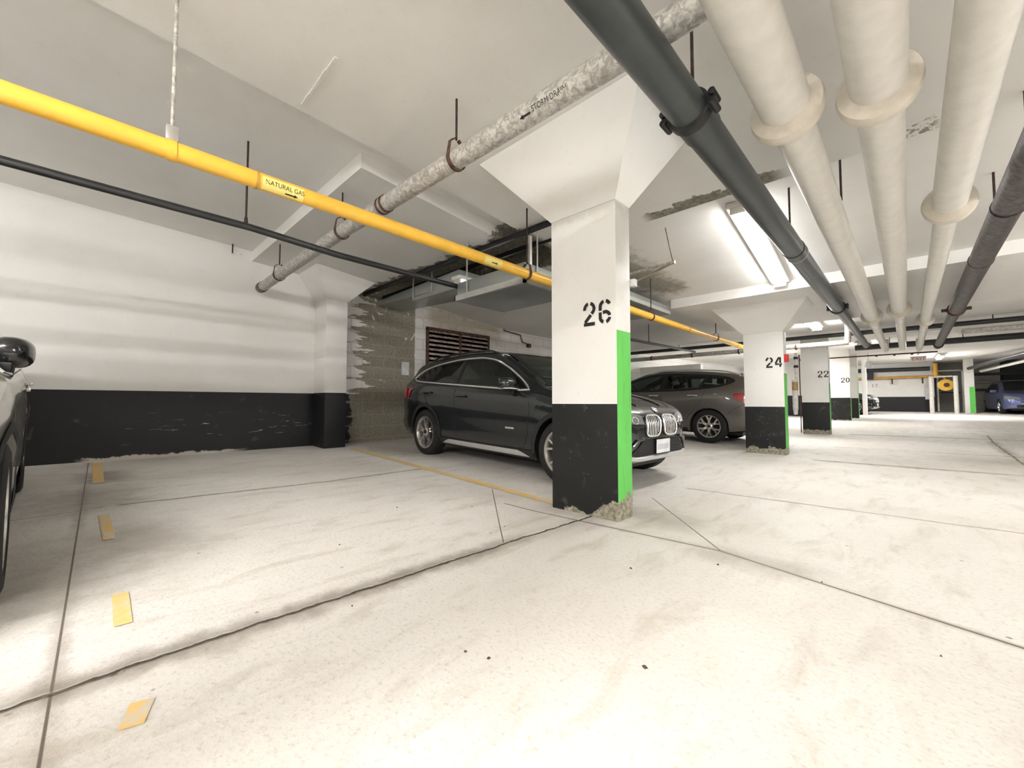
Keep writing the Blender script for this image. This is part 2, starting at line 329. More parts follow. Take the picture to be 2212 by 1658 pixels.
# ------------------------------------------------------------------ mesh helpers
class MB:
    def __init__(s): s.v = []; s.f = []
    def add(s, vs, fs):
        o = len(s.v); s.v += [tuple(v) for v in vs]; s.f += [tuple(i+o for i in f) for f in fs]; return s
    def box(s, a, b, bottom=None):
        x0, y0, z0 = a; x1, y1, z1 = b
        vs = [(x0, y0, z0), (x1, y0, z0), (x1, y1, z0), (x0, y1, z0), (x0, y0, z1), (x1, y0, z1), (x1, y1, z1), (x0, y1, z1)]
        return s.add(vs, [(0, 3, 2, 1), (4, 5, 6, 7), (0, 1, 5, 4), (1, 2, 6, 5), (2, 3, 7, 6), (3, 0, 4, 7)])
    def hexa(s, vs): return s.add(vs, [(0, 3, 2, 1), (4, 5, 6, 7), (0, 1, 5, 4), (1, 2, 6, 5), (2, 3, 7, 6), (3, 0, 4, 7)])
    def tube(s, pts, r, n=16, cap=True, closed=False):
        pts = [Vector(p) for p in pts]; N = len(pts); rs = r if isinstance(r, (list, tuple)) else [r]*N
        o = len(s.v); ref = None
        for i, p in enumerate(pts):
            if closed: d = pts[(i+1) % N]-pts[i-1]
            else: d = (pts[min(i+1, N-1)]-pts[max(i-1, 0)])
            d.normalize()
            if ref is None:
                ref = Vector((0, 0, 1)) if abs(d.z) < .9 else Vector((1, 0, 0))
            a = d.cross(ref); a.normalize(); b = d.cross(a); b.normalize(); ref = -b if False else ref
            for j in range(n):
                t = 2*PI*j/n; s.v.append(tuple(p+(a*math.cos(t)+b*math.sin(t))*rs[i]))
        M_ = N if closed else N-1
        for i in range(M_):
            k = (i+1) % N
            for j in range(n):
                s.f.append((o+i*n+j, o+i*n+(j+1) % n, o+k*n+(j+1) % n, o+k*n+j))
        if cap and not closed:
            s.f.append(tuple(o+j for j in range(n))[::-1]); s.f.append(tuple(o+(N-1)*n+j for j in range(n)))
        return s
    def lathe(s, prof, origin=(0, 0, 0), axis='y', n=32):
        """prof: list of (radius, along)"""
        o = len(s.v); ox, oy, oz = origin
        for (r, a) in prof:
            for j in range(n):
                t = 2*PI*j/n; c, q = math.cos(t)*r, math.sin(t)*r
                if axis == 'y': s.v.append((ox+c, oy+a, oz+q))
                elif axis == 'x': s.v.append((ox+a, oy+c, oz+q))
                else: s.v.append((ox+c, oy+q, oz+a))
        for i in range(len(prof)-1):
            for j in range(n): s.f.append((o+i*n+j, o+i*n+(j+1) % n, o+(i+1)*n+(j+1) % n, o+(i+1)*n+j))
        return s
    def grid(s, P):
        o = len(s.v); n = len(P); m = len(P[0])
        for r in P: s.v += [tuple(q) for q in r]
        for i in range(n-1):
            for j in range(m-1): s.f.append((o+i*m+j, o+i*m+j+1, o+(i+1)*m+j+1, o+(i+1)*m+j))
        return s
    def build(s, name, mat, parent=None, smooth=True, loc=(0, 0, 0), angle=35, fix=True, bevel=0):
        me = bpy.data.meshes.new(name); me.from_pydata(s.v, [], s.f); me.update()
        if fix or bevel:
            bm = bmesh.new(); bm.from_mesh(me)
            if fix: bmesh.ops.remove_doubles(bm, verts=bm.verts, dist=1e-5); bmesh.ops.recalc_face_normals(bm, faces=bm.faces)
            if bevel:
                es = [e for e in bm.edges if len(e.link_faces) == 2 and e.calc_face_angle(0) > math.radians(40)]
                bmesh.ops.bevel(bm, geom=es, offset=bevel, segments=2, affect='EDGES', profile=.6)
            bm.to_mesh(me); bm.free()
        if smooth:
            me.set_sharp_from_angle(angle=math.radians(angle))
        for p_ in me.polygons: p_.use_smooth = smooth
        me.materials.append(mat)
        o = bpy.data.objects.new(name, me); COL.objects.link(o); o.location = loc
        if parent: o.parent = parent
        return o
def rbox(a, b): return MB().box(a, b)
def thing(name, label, cat, loc=(0, 0, 0), rot=(0, 0, 0), group=None):
    o = bpy.data.objects.new(name, None); COL.objects.link(o); o.location = loc; o.rotation_euler = rot
    o.empty_display_size = .1
    o['label'] = label; o['category'] = cat
    if group: o['group'] = group
    return o
def tag(o, label, cat, group=None):
    o['label'] = label; o['category'] = cat
    if group: o['group'] = group
    return o
def struct(o, label=None):
    o['kind'] = 'structure'
    if label: o['label'] = label
    return o

# ------------------------------------------------------------------ setting
def slab(xa, xb, ya, yb, f0, ztop, name, mat):
    ys = sorted(set([ya, yb]+[y for y in PY if ya < y < yb]))
    b = MB()
    lo = [[(x, y, f0(y)) for y in ys] for x in (xa, xb)]; hi = [[(x, y, ztop) for y in ys] for x in (xa, xb)]
    n = len(ys)
    b.v = lo[0]+lo[1]+hi[0]+hi[1]
    for i in range(n-1):
        b.f += [(i, i+1, n+i+1, n+i), (2*n+i, 3*n+i, 3*n+i+1, 2*n+i+1), (i, 2*n+i, 2*n+i+1, i+1), (n+i, n+i+1, 3*n+i+1, 3*n+i)]
    b.f += [(0, n, 3*n, 2*n), (n-1, 3*n-1, 4*n-1, 2*n-1)]
    return b

xs = sorted(set([-6.7, -6.6, -4.9, -2.4, 12]+[float(v) for v in np.arange(-6.4, 12, .4)])); ys = sorted(set([float(v) for v in np.arange(-7.2, 33, .5)]+[12.5, 17.7, 22.7, 28.7]))
fb = MB().grid([[(x, y, FZ(x, y)) for y in ys] for x in xs])
fo = fb.build('floor', M['floor'], fix=False); struct(fo)
# thicken floor downwards
b = MB()
def ceil_build():
    b = MB()
    hole = lambda y: SL(y)+.30
    parts = [slab(-6.7, 12, -7.2, 3.25, SL, 3.6, '', None), slab(-2.97, 12, 3.25, 6.6, SL, 3.6, '', None), slab(-6.7, -2.97, 3.25, 4.35, hole, 3.6, '', None), slab(-6.7, -2.97, 4.35, 6.6, SL, 3.6, '', None),
             slab(-6.7, 12, 6.6, 32, SL, 3.6, '', None)]
    parts += [slab(-6.65, -3.28, 1.55, 3.25, PL, 3.2, '', None), slab(-2.97, 1.4, -3.6, 3.82, PL, 3.2, '', None), slab(-2.74, 1.4, 6.58, 9.4, PL, 3.0, '', None)]
    for q in parts: b.add(q.v, q.f)
    return b
c_ = ceil_build(); o = c_.build('ceiling', M['ceil'], smooth=False, fix=False); struct(o)
bm = bmesh.new(); bm.from_mesh(o.data); bmesh.ops.recalc_face_normals(bm, faces=bm.faces); bm.to_mesh(o.data); bm.free()
struct(rbox((-6.9, -7.3, -.1), (-6.6, 32, 3.5)).build('wall_left', M['wall'], smooth=False))
struct(rbox((-7, -7.5, -.1), (12.2, -7.2, 3.6)).build('wall_back', M['wall_far'], smooth=False))
struct(rbox((9.0, -7.3, -.1), (9.3, 32, 3.6)).build('wall_right', M['wall_far'], smooth=False))
struct(rbox((-6.6, 28.75, 0), (.95, 29.0, 3.3)).build('wall_far', M['wall_far'], smooth=False))
struct(rbox((-6.8, 31.0, 0), (12.2, 31.3, 3.5)).build('wall_rear', M['grey'], smooth=False))
# pale partitions behind the grey crossover
struct(rbox((-6.6, 13.2, 0), (-4.6, 13.4, 2.0)).build('wall_partition', M['white'], smooth=False))
struct(rbox((-4.3, 20.5, 0), (-2.6, 20.7, 2.65)).build('wall_stub', M['wall_far'], smooth=False))

# ------------------------------------------------------------------ stencilled numbers
def arc(cx, cy, rx, ry, a0, a1, n=14): return [(cx+rx*math.cos(math.radians(a0+(a1-a0)*i/n)), cy+ry*math.sin(math.radians(a0+(a1-a0)*i/n))) for i in range(n+1)]
DIG = {
 '2': [arc(.3, .72, .24, .24, 190, 105), arc(.3, .72, .24, .24, 75, -28)+[(.42, .5)], [(.38, .45), (.08, .14)], [(.02, .05), (.58, .05)]],
 '6': [arc(.3, .72, .23, .23, 20, 78), arc(.3, .72, .23, .23, 105, 172)+[(.07, .56)], [(.07, .49), (.07, .30)]+arc(.3, .27, .23, .22, 185, 250), arc(.3, .27, .23, .22, 285, 350), arc(.3, .27, .23, .22, 10, 62)+[(.33, .49), (.20, .46)]],
 '4': [[(.36, .98), (.05, .38)], [(.02, .30), (.34, .30)], [(.45, .98), (.45, .40)], [(.45, .33), (.45, .02)], [(.50, .30), (.6, .30)]],
 '0': [arc(.3, .5, .24, .45, 100, 260), arc(.3, .5, .24, .45, 80, -80)],
 '1': [[(.3, .98), (.3, .52)], [(.3, .46), (.3, .02)]],
 '7': [[(.04, .94), (.56, .94)], [(.54, .86), (.40, .52)], [(.37, .46), (.24, .02)]],
}
def ribbon2(pts, t):
    pts = [Vector(p) for p in pts]; L = []; Rr = []
    for i, p in enumerate(pts):
        d = (pts[min(i+1, len(pts)-1)]-pts[max(i-1, 0)]).normalized(); nn = Vector((-d.y, d.x))*t/2
        L.append(p+nn); Rr.append(p-nn)
    return L, Rr
def number(text, x0, z0, h, y, parent, wscale=1.0, t=.12):
    b = MB()
    for i, ch in enumerate(text):
        for st in DIG[ch]:
            L, Rr = ribbon2(st, t); n = len(L); q = []
            for p in L+Rr: q.append((x0+(p.x+i*.78)*h*wscale, y, z0+p.y*h))
            b.add(q, [(j, j+1, n+j+1, n+j) for j in range(n-1)])
    o = b.build('stencilled_number', M['ink'], None, smooth=False, fix=False)
    if parent: o.parent = parent
    o['label'] = 'black stencilled number '+text
    return o

# ------------------------------------------------------------------ columns
def capital(xa, xb, ya, yb, z0, zt, fl, fr, ff, fk):
    h = zt-z0; top = PL
    e = .10
    b = MB(); b.hexa([(xa, ya, z0), (xb, ya, z0), (xb, yb, z0), (xa, yb, z0), (xa-fl*h, ya-ff*h, zt), (xb+fr*h, ya-ff*h, zt), (xb+fr*h, yb+fk*h, zt), (xa-fl*h, yb+fk*h, zt)])
    b.box((xa-fl*h, ya-ff*h, zt), (xb+fr*h, yb+fk*h, zt+e)); return b
def column(label, xa, xb, ya, yb, base, hs, top, mat, cap=None, num=None):
    t = thing('concrete_column', label, 'column', ((xa+xb)/2, (ya+yb)/2, base))
    inv = Vector(t.location)
    def rel(b): b.v = [tuple(Vector(v)-inv) for v in b.v]; return b
    def setm(o): return o
    sh = MB().box((xa, ya, base-.03), (xb, yb, hs if cap else top)); rel(sh).build('shaft', mat, t, smooth=True, bevel=.008)
    if cap: rel(capital(xa, xb, ya, yb, hs, top, *cap)).build('capital', M['white'], t, smooth=False)
    if num:
        n, nx, nz, nh, tt = num
        o = number(n, nx-inv.x, nz-inv.z, nh, ya-.004-inv.y, t, t=tt)
    return t
column('near white column stencilled 26, black below with a green aisle-side stripe', -1.985, -1.42, 2.50, 2.70, 0, 2.215, 2.74,
       mk_column('paint_column_near', -1.42, 2.5, .79, 0, 1.30, 'corner'), (.9, .7, .64, .5), ('26', -1.685, 1.355, .165, .15))
column('white column stencilled 24 behind the silver grey car tail', -1.90, -1.35, 7.38, 7.60, 0, 1.90, 2.335,
       mk_column('paint_column_mid', -1.35, 7.4, .735, 0, 1.25, .10), (.92, .85, .64, .6), ('24', -1.585, 1.345, .155, .16))
column('white column stencilled 22 with a pale wrapped standpipe at its left', -1.95, -1.39, 12.7, 12.95, .01, 2, SL(12.8)+.05,
       mk_column('paint_column_third', -1.39, 12.7, .805, .01, 1.28, .12), None, ('22', -1.605, 1.43, .155, .15))
column('white column stencilled 20, fourth of the row', -1.97, -1.37, 17.62, 17.87, .2, 2, SL(17.7)+.05,
       mk_column('paint_column_fourth', -1.37, 17.6, .96, .2, .96, .02), None, ('20', -1.60, 1.47, .16, .15))
column('bright white column beyond the one stencilled 20', -1.78, -1.36, 20.5, 20.75, .2, 2, SL(20.6)+.05,
       mk_column('paint_column_fifth', -1.36, 20.5, .97, .2, 2.2, .01), None, None)
column('cream post, last of the column row before the numbered far wall', -1.46, -1.30, 24.0, 24.2, .2, 2, SL(24)+.05, M['white'])
# column against the left wall
column('white wall column with flared head beside the peeled blockwork', -6.62, -6.16, 2.42, 2.74, .12, 2.34, 2.74,
       mk_wall2('paint_wall_column', .945), (.0, .72, .64, 1.0))
column('white column with a green front far off by the blue car', 1.85, 2.16, 27.5, 27.8, .3, 2, SL(27.5)+.05,
       mk_column('paint_column_far', 9, 27.5, .3, .3, .3, .0), None, None)
gs = rbox((2.0, 27.49, .33), (2.17, 27.51, 1.5)).build('green_stripe', plain('green_stripe_paint', (.13, .56, .10), .5)); gs.parent = bpy.data.objects['concrete_column.007'] if 'concrete_column.007' in bpy.data.objects else None
gs.matrix_parent_inverse = Matrix.Translation(-Vector(gs.parent.location)) if gs.parent else Matrix()
struct(number('17', -1.36, 1.6, .17, 28.745, None, t=.11))
bpy.data.objects['stencilled_number.004'].name = 'trim_number'

# ------------------------------------------------------------------ parking lines
def line_strip(p0, p1, wd, name, label, group=None):
    p0 = Vector(p0); p1 = Vector(p1); n = max(2, int((p1-p0).length/.2)); d = (p1-p0).normalized(); s = Vector((-d.y, d.x))*wd/2
    g = [[], []]
    for i in range(n+1):
        p = p0.lerp(p1, i/n)
        for k_, q in enumerate((p-s, p+s)): g[k_].append((q.x, q.y, FZ(q.x, q.y)+.004))
    o = MB().grid(g).build(name, M['line'], None, smooth=False, fix=False)
    return tag(o, label, 'parking line', group)
line_strip((-5.95, 2.74), (-2.02, 2.60), .085, 'parking_line', 'long yellow stall line running from the wall column to the near column')
for a, b_, l in (((-6.45, .10), (-5.1, .09), 'yellow stall line dash nearest the black wall'), ((-3.85, .10), (-3.22, .11), 'yellow stall line dash halfway to the left car wheel'), ((-2.36, .12), (-2.05, .115), 'faint worn yellow dash left of the floor crack'), ((-1.50, .13), (-1.40, .10), 'small yellow paint patch near the bottom left')):
    line_strip(a, b_, .075 if a[0] < -6 else .05, 'parking_line', l, 'yellow dashes of the left stall line')

# ------------------------------------------------------------------ pipes
def hanger_rod(name_parent, x, y, z0, z1, r=.009, mat='rod'):
    pass
def pipe(name, label, cat, pts, r, mat, group=None, n=24):
    c = Vector(pts[0]); t = thing(name, label, cat, c, group=group)
    MB().tube([Vector(p)-c for p in pts], r, n).build('pipe_run', M[mat], t)
    t['c'] = 0; del t['c']; return t
def local(t, p): return Vector(p)-Vector(t.location)
def add_rod(t, x, y, z0, z1, r=.008, mat='rod', name='hanger_rod'):
    return MB().tube([local(t, (x, y, z0)), local(t, (x, y, z1))], r, 8).build(name, M[mat], t)
def ring_x(t, x, y, z, r, wd, mat, name='clamp', th=.006, top=0):   # band round a pipe that runs along x
    b = MB().lathe([(r, -wd/2), (r+th, -wd/2), (r+th, wd/2), (r, wd/2)], local(t, (x, y, z)), 'x', 28)
    return b.build(name, M[mat], t)
def ring_y(t, x, y, z, r, wd, mat, name='clamp', th=.006):
    b = MB().lathe([(r, -wd/2), (r+th, -wd/2), (r+th, wd/2), (r, wd/2)], local(t, (x, y, z)), 'y', 28)
    return b.build(name, M[mat], t)
def clevis(t, x, y, z, r, axis, zc, mat='rust'):
    """pear hanger: U strap round the pipe, raised above it, and its rod to the ceiling"""
    pts = []
    for i in range(21):
        a = math.radians(-200+220*i/20)   # from left up round the bottom to right
        pts.append((math.cos(a)*(r+.006), math.sin(a)*(r+.006)))
    pts = [(-(r+.004)*.75, r*1.7)]+pts+[((r+.004)*.75, r*1.7)]
    pts = [(-.015, r*2.1)]+pts+[(.015, r*2.1)]
    wd = .014; g = [[], []]
    b = MB()
    for s_, rr in ((-1, 0), (1, 0)):
        pass
    P = []
    for (u, v) in pts:
        if axis == 'x': P.append((Vector((-wd, u, v)), Vector((wd, u, v))))
        else: P.append((Vector((u, -wd, v)), Vector((u, wd, v))))
    o0 = local(t, (x, y, z))
    b.grid([[o0+p[0] for p in P], [o0+p[1] for p in P]])
    ob = b.build('clevis_hanger', M[mat], t, fix=False)
    m = ob.modifiers.new('s', 'SOLIDIFY'); m.thickness = .005; m.offset = 0
    MB().tube([local(t, (x, y, z+r*2.05)), local(t, (x, y, zc+.01))], .0075, 8).build('hanger_rod', M['rod'], t)

# yellow gas pipe
yx, yz, yr = -2.6, 2.045, .047
t = pipe('gas_pipe', 'yellow natural gas pipe slung below the ceiling above the empty stall', 'pipe', [(yx, -4, 2.07), (yx, 1, 2.05), (yx, 3, 2.035), (yx, 6, 2.02), (yx, 10.5, 2.03)], yr, 'yellow')
def yzf(y): return float(np.interp(y, [-4, 1, 3, 6, 11.2], [2.07, 2.05, 2.035, 2.02, 2.03]))
ring_y(t, yx, .25, yzf(.25), yr, .035, 'yellow', 'strap', .004); rbox(local(t, (yx-.02, .225, yzf(.25)+.045)), local(t, (yx+.02, .275, yzf(.25)+.12))).build('hanger_block', M['steel'], t, bevel=.004)
add_rod(t, yx, .25, yzf(.25)+.1, PL(.25)+.01, .008, 'galv')
ring_y(t, yx, .62, yzf(.62), yr, .012, 'yellow_dirty', 'joint', .003)
for hy in (2.9, 5.55, 8.3):
    clevis(t, yx, hy, yzf(hy), yr, 'y', (SL if 3.8 < hy < 6.58 else PL)(hy) if hy > 3.9 else PL(hy))
rbox(local(t, (yx-.012, 2.93, yzf(2.9)+.1)), local(t, (yx+.012, 2.96, 2.42))).build('hanger_strip', M['steel'], t)
def text_mesh(s, size, font=None):
    cu = bpy.data.curves.new('txt', 'FONT'); cu.body = s; cu.size = size
    ob = bpy.data.objects.new('txt', cu); COL.objects.link(ob)
    dg = bpy.context.evaluated_depsgraph_get(); me = bpy.data.meshes.new_from_object(ob.evaluated_get(dg))
    bpy.data.objects.remove(ob); bpy.data.curves.remove(cu); return me
def wrap_label(t, text, size, along, y0, cx, cz, r, mat, name, ang0, flip=1, squash=1.0, label=None):
    """text along the pipe; height wraps round it. along 'y' or '-x'/'x'"""
    me = text_mesh(text, size)
    bm = bmesh.new(); bm.from_mesh(me)
    for _ in range(1): bmesh.ops.subdivide_edges(bm, edges=[e for e in bm.edges if e.calc_length() > .02], cuts=2)
    for v in bm.verts:
        u, h = v.co.x*squash, v.co.y; a = ang0+h/r
        if along == 'y': v.co = Vector((cx+math.cos(a)*(r+.0015), y0+u, cz+math.sin(a)*(r+.0015)))-Vector(t.location)
        else: v.co = Vector((y0+u, cx-math.cos(a)*(r+.0015), cz+math.sin(a)*(r+.0015)))-Vector(t.location)
    bm.to_mesh(me); bm.free(); me.materials.clear(); me.materials.append(M[mat])
    o = bpy.data.objects.new(name, me); COL.objects.link(o); o.parent = t
    if label: o['label'] = label
    return o
def label_patch(t, y0, y1, cx, cz, r, a0, a1, mat, name='label_sticker'):
    g = [[Vector((cx+math.cos(a)*(r+.0008), y, cz+math.sin(a)*(r+.0008)))-Vector(t.location) for y in (y0, y1)] for a in [a0+(a1-a0)*i/10 for i in range(11)]]
    return MB().grid(g).build(name, M[mat], t, fix=False)
label_patch(t, .64, .86, yx, 2.05, yr, math.radians(-72), math.radians(24), 'label')
wrap_label(t, 'NATURAL GAS', .036, 'y', .655, yx, 2.05, yr, 'ink', 'lettering', math.radians(-26), squash=.86, label='black lettering NATURAL GAS')
def arrow(t, y0, L, cx, cz, r, a, mat):
    pts = [(0, .004), (L*.7, .004), (L*.7, .010), (L, 0), (L*.7, -.010), (L*.7, -.004), (0, -.004)]
    vs = [Vector((cx+math.cos(a+h/r)*(r+.0016), y0+u, cz+math.sin(a+h/r)*(r+.0016)))-Vector(t.location) for u, h in pts]
    return MB().add(vs, [tuple(range(len(vs)))]).build('flow_arrow', M[mat], t, smooth=False, fix=False)
arrow(t, .76, .07, yx, 2.05, yr, math.radians(-50), 'ink')
label_patch(t, 2.32, 2.52, yx, yzf(2.4), yr, math.radians(-70), math.radians(20), 'label'); arrow(t, 2.40, .07, yx, yzf(2.4), yr, math.radians(-30), 'ink')
for jy in (4.2, 6.9, 9.6): ring_y(t, yx, jy, yzf(jy), yr, .03, 'yellow_dirty', 'joint', .004)

# thin black pipe
bx = -3.88
t = pipe('black_pipe', 'thin black pipe hung left of the yellow gas pipe', 'pipe', [(bx, -4, 2.27), (bx, .9, 2.25), (bx, 1.6, 2.21), (bx, 3.5, 2.20)], .029, 'blackpipe')
add_rod(t, bx, .86, 2.25, SL(.86)+.01); MB().lathe([(.010, 0), (.016, .0), (.012, .05), (.008, .06)], local(t, (bx, .86, 2.27)), 'z', 12).build('rod_nut', M['rod'], t)
t = thing('hanger_rod', 'short bare rod stub at the top of the left wall', 'rod', (-6.52, 1.3, 2.82)); MB().tube([(0, 0, 0), (0, 0, .17)], .008, 8).build('rod', M['rod'], t)

# storm drain
sy = 1.62
def szf(x): return float(np.interp(x, [-6.5, -3.77, -2, -1.08, -.5, 3], [2.385, 2.415, 2.38, 2.36, 2.355, 2.34]))
t = pipe('storm_drain_pipe', 'mottled galvanised pipe marked STORM DRAIN crossing towards the left wall', 'pipe', [(x, sy, szf(x)) for x in (-6.42, -5, -3.77, -2.9, -2, -1.08, -.5, 1.4)], .062, 'galv', n=32)
for hx in (-5.62, -3.80, -2.07): clevis(t, hx, sy, szf(hx), .064, 'x', PL(sy))
for hx in (-6.33, -3.0):
    ring_x(t, hx-.03, sy, szf(hx), .062, .022, 'rust', 'clamp', .007); ring_x(t, hx+.03, sy, szf(hx), .062, .022, 'rust', 'clamp', .007); ring_x(t, hx, sy, szf(hx), .062, .06, 'steel', 'coupling_sleeve', .003)
MB().lathe([(0, -.02), (.05, -.02), (.064, 0), (.064, .03)], local(t, (-6.44, sy, szf(-6.4))), 'x', 24).build('end_cap', M['galv'], t)
wrap_label(t, 'STORM DRAIN', .040, 'x', -1.37, sy, szf(-1.3), .062, 'ink', 'lettering', math.radians(-42), squash=.85, label='black lettering STORM DRAIN')
pts = [(-1.46, 0), (-1.435, .012), (-1.435, .005), (-1.385, .005), (-1.385, -.005), (-1.435, -.005), (-1.435, -.012)]
a_ = math.radians(-40); vs = [Vector((u, sy-math.cos(a_+h/.062)*.0635, szf(-1.4)+math.sin(a_+h/.062)*.0635))-Vector(t.location) for u, h in pts]
MB().add(vs, [tuple(range(7))]).build('flow_arrow', M['ink'], t, smooth=False, fix=False)

# dark drain along the aisle
dx = -.70
def dzf(y): return float(np.interp(y, [-4, 1, 2, 4, 7, 14], [2.16, 2.16, 2.17, 2.18, 2.19, 2.22]))
t = pipe('drain_pipe', 'large dark grey drain pipe running along the aisle ceiling', 'pipe', [(dx, y, dzf(y)) for y in (-4, 1, 2, 4, 7, 7.6)], .083, 'dark', n=36)
MB().tube([local(t, (dx, y, dzf(y))) for y in (7.5, 10, 13.6)], .066, 30).build('narrow_run', M['dark'], t)
for i, jy in enumerate((1.93, 4.35, 7.6)):
    ring_y(t, dx, jy+.09, dzf(jy), .083, .15, 'dark', 'coupling', .006)
    if i != 1:
        b = MB().lathe([(.083, -.03), (.098, -.025), (.10, 0), (.098, .025), (.083, .03)], local(t, (dx, jy, dzf(jy))), 'y', 32); b.build('clamp', M['blk'], t)
        for sx in (-1, 1):
            e = MB()
            for dz in (-.022, .022): e.lathe([(0, -.045), (.016, -.045), (.016, .045), (0, .045)], local(t, (dx+sx*.112, jy, dzf(jy)+dz)), 'y', 10)
            e.box(local(t, (dx+sx*.10-.022, jy-.03, dzf(jy)-.03)), local(t, (dx+sx*.10+.022, jy+.03, dzf(jy)+.03))); e.build('bolt_lug', M['blk'], t, bevel=.003)
    else:
        ring_y(t, dx, jy+.17, dzf(jy), .083, .012, 'steel', 'clamp', .008)
for ry in (1.98, 4.25, 8.4): add_rod(t, dx, ry, dzf(ry)+.08, (PL if ry < 3.8 or ry > 6.6 else SL)(ry)+.01, .008)

# insulated pipes
def insul(x, zf, r0, r1, r2, f1, f2, label, yend=13.7):
    g = 'cream jacketed pipes along the aisle ceiling'
    t = thing('insulated_pipe', label, 'pipe', (x, 0, zf(0)), group=None)
    def run(y0, y1, r, nm='jacket'):
        ys_ = np.linspace(y0, y1, max(3, int((y1-y0)/1.2)+2)); MB().tube([local(t, (x, y, zf(y))) for y in ys_], r, 36).build(nm, M['insul'], t)
    run(-4, f1, r0); run(f1, f2, r1); run(f2, yend, r2)
    for f, ra, rb in ((f1, r0, r1), (f2, r1, r2)):
        R_ = ra*1.0+.048
        b = MB().lathe([(ra-.005, -.075), (ra+.02, -.06), (R_-.006, -.045), (R_, -.015), (R_-.004, .02), (ra+.012, .055), (rb+.012, .075), (rb-.005, .085)], local(t, (x, f, zf(f))), 'y', 40)
        b.build('collar', M['collar'], t)
    # turned-up end
    MB().tube([local(t, (x, yend-.02, zf(yend))), local(t, (x, yend+.10, zf(yend)+.02)), local(t, (x, yend+.17, zf(yend)+.1)), local(t, (x, yend+.18, zf(yend)+.28))], r2, 24).build('elbow', M['insul'], t)
    for sy_ in (f2+.6, f2+1.1): ring_y(t, x, sy_, zf(sy_), r2, .012, 'insul', 'band', .003)
    return t
insul(-.36, lambda y: float(np.interp(y, [-4, 0, 14], [2.15, 2.15, 2.10])), .098, .085, .062, 2.2, 8.33, 'widest cream jacketed pipe right next to the dark drain')
insul(-.05, lambda y: 2.13, .095, .085, .066, 2.3, 8.0, 'middle one of three cream jacketed ceiling pipes')
insul(.232, lambda y: float(np.interp(y, [-4, 3, 14], [2.14, 2.09, 2.06])), .083, .063, .052, 3.85, 8.9, 'cream jacketed pipe beside the grimy dark pipe at the right')
# grimy dark pipe on the right
rx_ = .545
t = pipe('grimy_pipe', 'grimy dark grey jacketed pipe, rightmost along the aisle ceiling', 'pipe', [(rx_, y, 2.17 if y < 8 else 2.15) for y in (-4, 2, 5, 8.75)], .083, 'grime', n=36)
MB().tube([local(t, (rx_, 8.7, 2.15)), local(t, (rx_, 14, 2.13))], .066, 30).build('narrow_run', M['grime'], t)
for jy in (4.4, 5.9): ring_y(t, rx_, jy, 2.165, .083, .02, 'grime', 'joint', .006)
b = MB().lathe([(.083, -.025), (.10, -.02), (.10, .02), (.083, .025)], local(t, (rx_, 8.72, 2.15)), 'y', 30)
for sx in (-1, 1): b.box(local(t, (rx_+sx*.12-.03, 8.69, 2.13)), local(t, (rx_+sx*.12+.03, 8.75, 2.17)))
b.build('clamp', M['rust'], t)
for ry in (3.72, 4.95, 8.0): add_rod(t, rx_-.0, ry, 2.24, (PL if ry < 3.8 or ry > 6.6 else SL)(ry)+.01, .008)
# rods between the jacketed pipes
for i, (px_, py_, l) in enumerate(((-.31, 3.85, 'rusty rod between the two widest cream pipes'),)):
    t = thing('hanger_rod', l, 'rod', (px_, py_, 2.3)); MB().tube([(0, 0, 0), (0, 0, SL(py_)-2.295)], .0075, 8).build('rod', M['rod'], t)
# trapeze / sprinkler line under the pipe ends
t = pipe('sprinkler_line', 'thin rusty red sprinkler pipe passing under the ends of the ceiling pipes', 'pipe', [(-2.08, 13.35, 1.945), (.52, 13.35, 1.955)], .016, 'rust')
for hx in (-.52, -.2, .1): MB().lathe([(0, -.035), (.012, -.03), (.03, -.02), (.012, 0), (.012, .01)], local(t, (hx, 13.35, 1.945)), 'z', 10).build('sprinkler_head', M['rust'], t)
for hx, rr in ((-.70, .0675), (.545, .0675)):
    b = MB().lathe([(rr-.004, -.03), (rr+.02, -.03), (rr+.02, .03), (rr-.004, .03)], local(t, (hx, 13.5, 2.217 if hx < 0 else 2.13)), 'y', 24)
    b.build('support_ring', M['rust'], t)

# crossing pipes
t = pipe('crossing_pipe', 'black insulated pipe crossing the garage behind the column stencilled 24', 'pipe', [(-6.4, 11.8, 2.335), (2.9, 11.8, 2.335)], .048, 'blackpipe')
for hx in (-4.7, -2.3, 1.2): add_rod(t, hx, 11.8, 2.37, SL(11.8)+.01)
t = pipe('crossing_pipe', 'stained grey pipe slung under the black crossing pipe', 'pipe', [(-6.4, 10.9, 2.02), (-.85, 10.9, 2.045)], .055, 'galv')
MB().tube([local(t, (-.86, 10.9, 2.045)), local(t, (-.85, 10.9, 2.3)), local(t, (-.85, 10.9, SL(10.9)-.004))], .055, 14).build('riser', M['galv'], t)
for hx in (-5.1, -4.0, -2.9, -1.75): ring_x(t, hx, 10.9, 2.03, .055, .035, 'rust', 'clamp', .008)
t = pipe('crossing_pipe', 'stained grey pipe at the far right under the thin black crossing pipe', 'pipe', [(.78, 11.6, 2.16), (2.9, 11.6, 2.16)], .05, 'galv')
add_rod(t, 1.6, 11.6, 2.2, SL(11.6)+.01)
t = pipe('crossing_pipe', 'thick black pipe crossing the aisle beyond the turned up pipe ends', 'pipe', [(-1.0, 14.6, 2.29), (7, 14.6, 2.34)], .075, 'blackpipe')
for hx in (-.3, 1.0, 3.4): add_rod(t, hx, 14.6, 2.34, SL(14.6)+.01)
t = pipe('wall_pipe', 'thin grimy pipe running back along the ceiling behind the dark columns', 'pipe', [(-3.9, 6.2, 2.02), (-3.9, 10.8, 2.1)], .028, 'blackpipe')
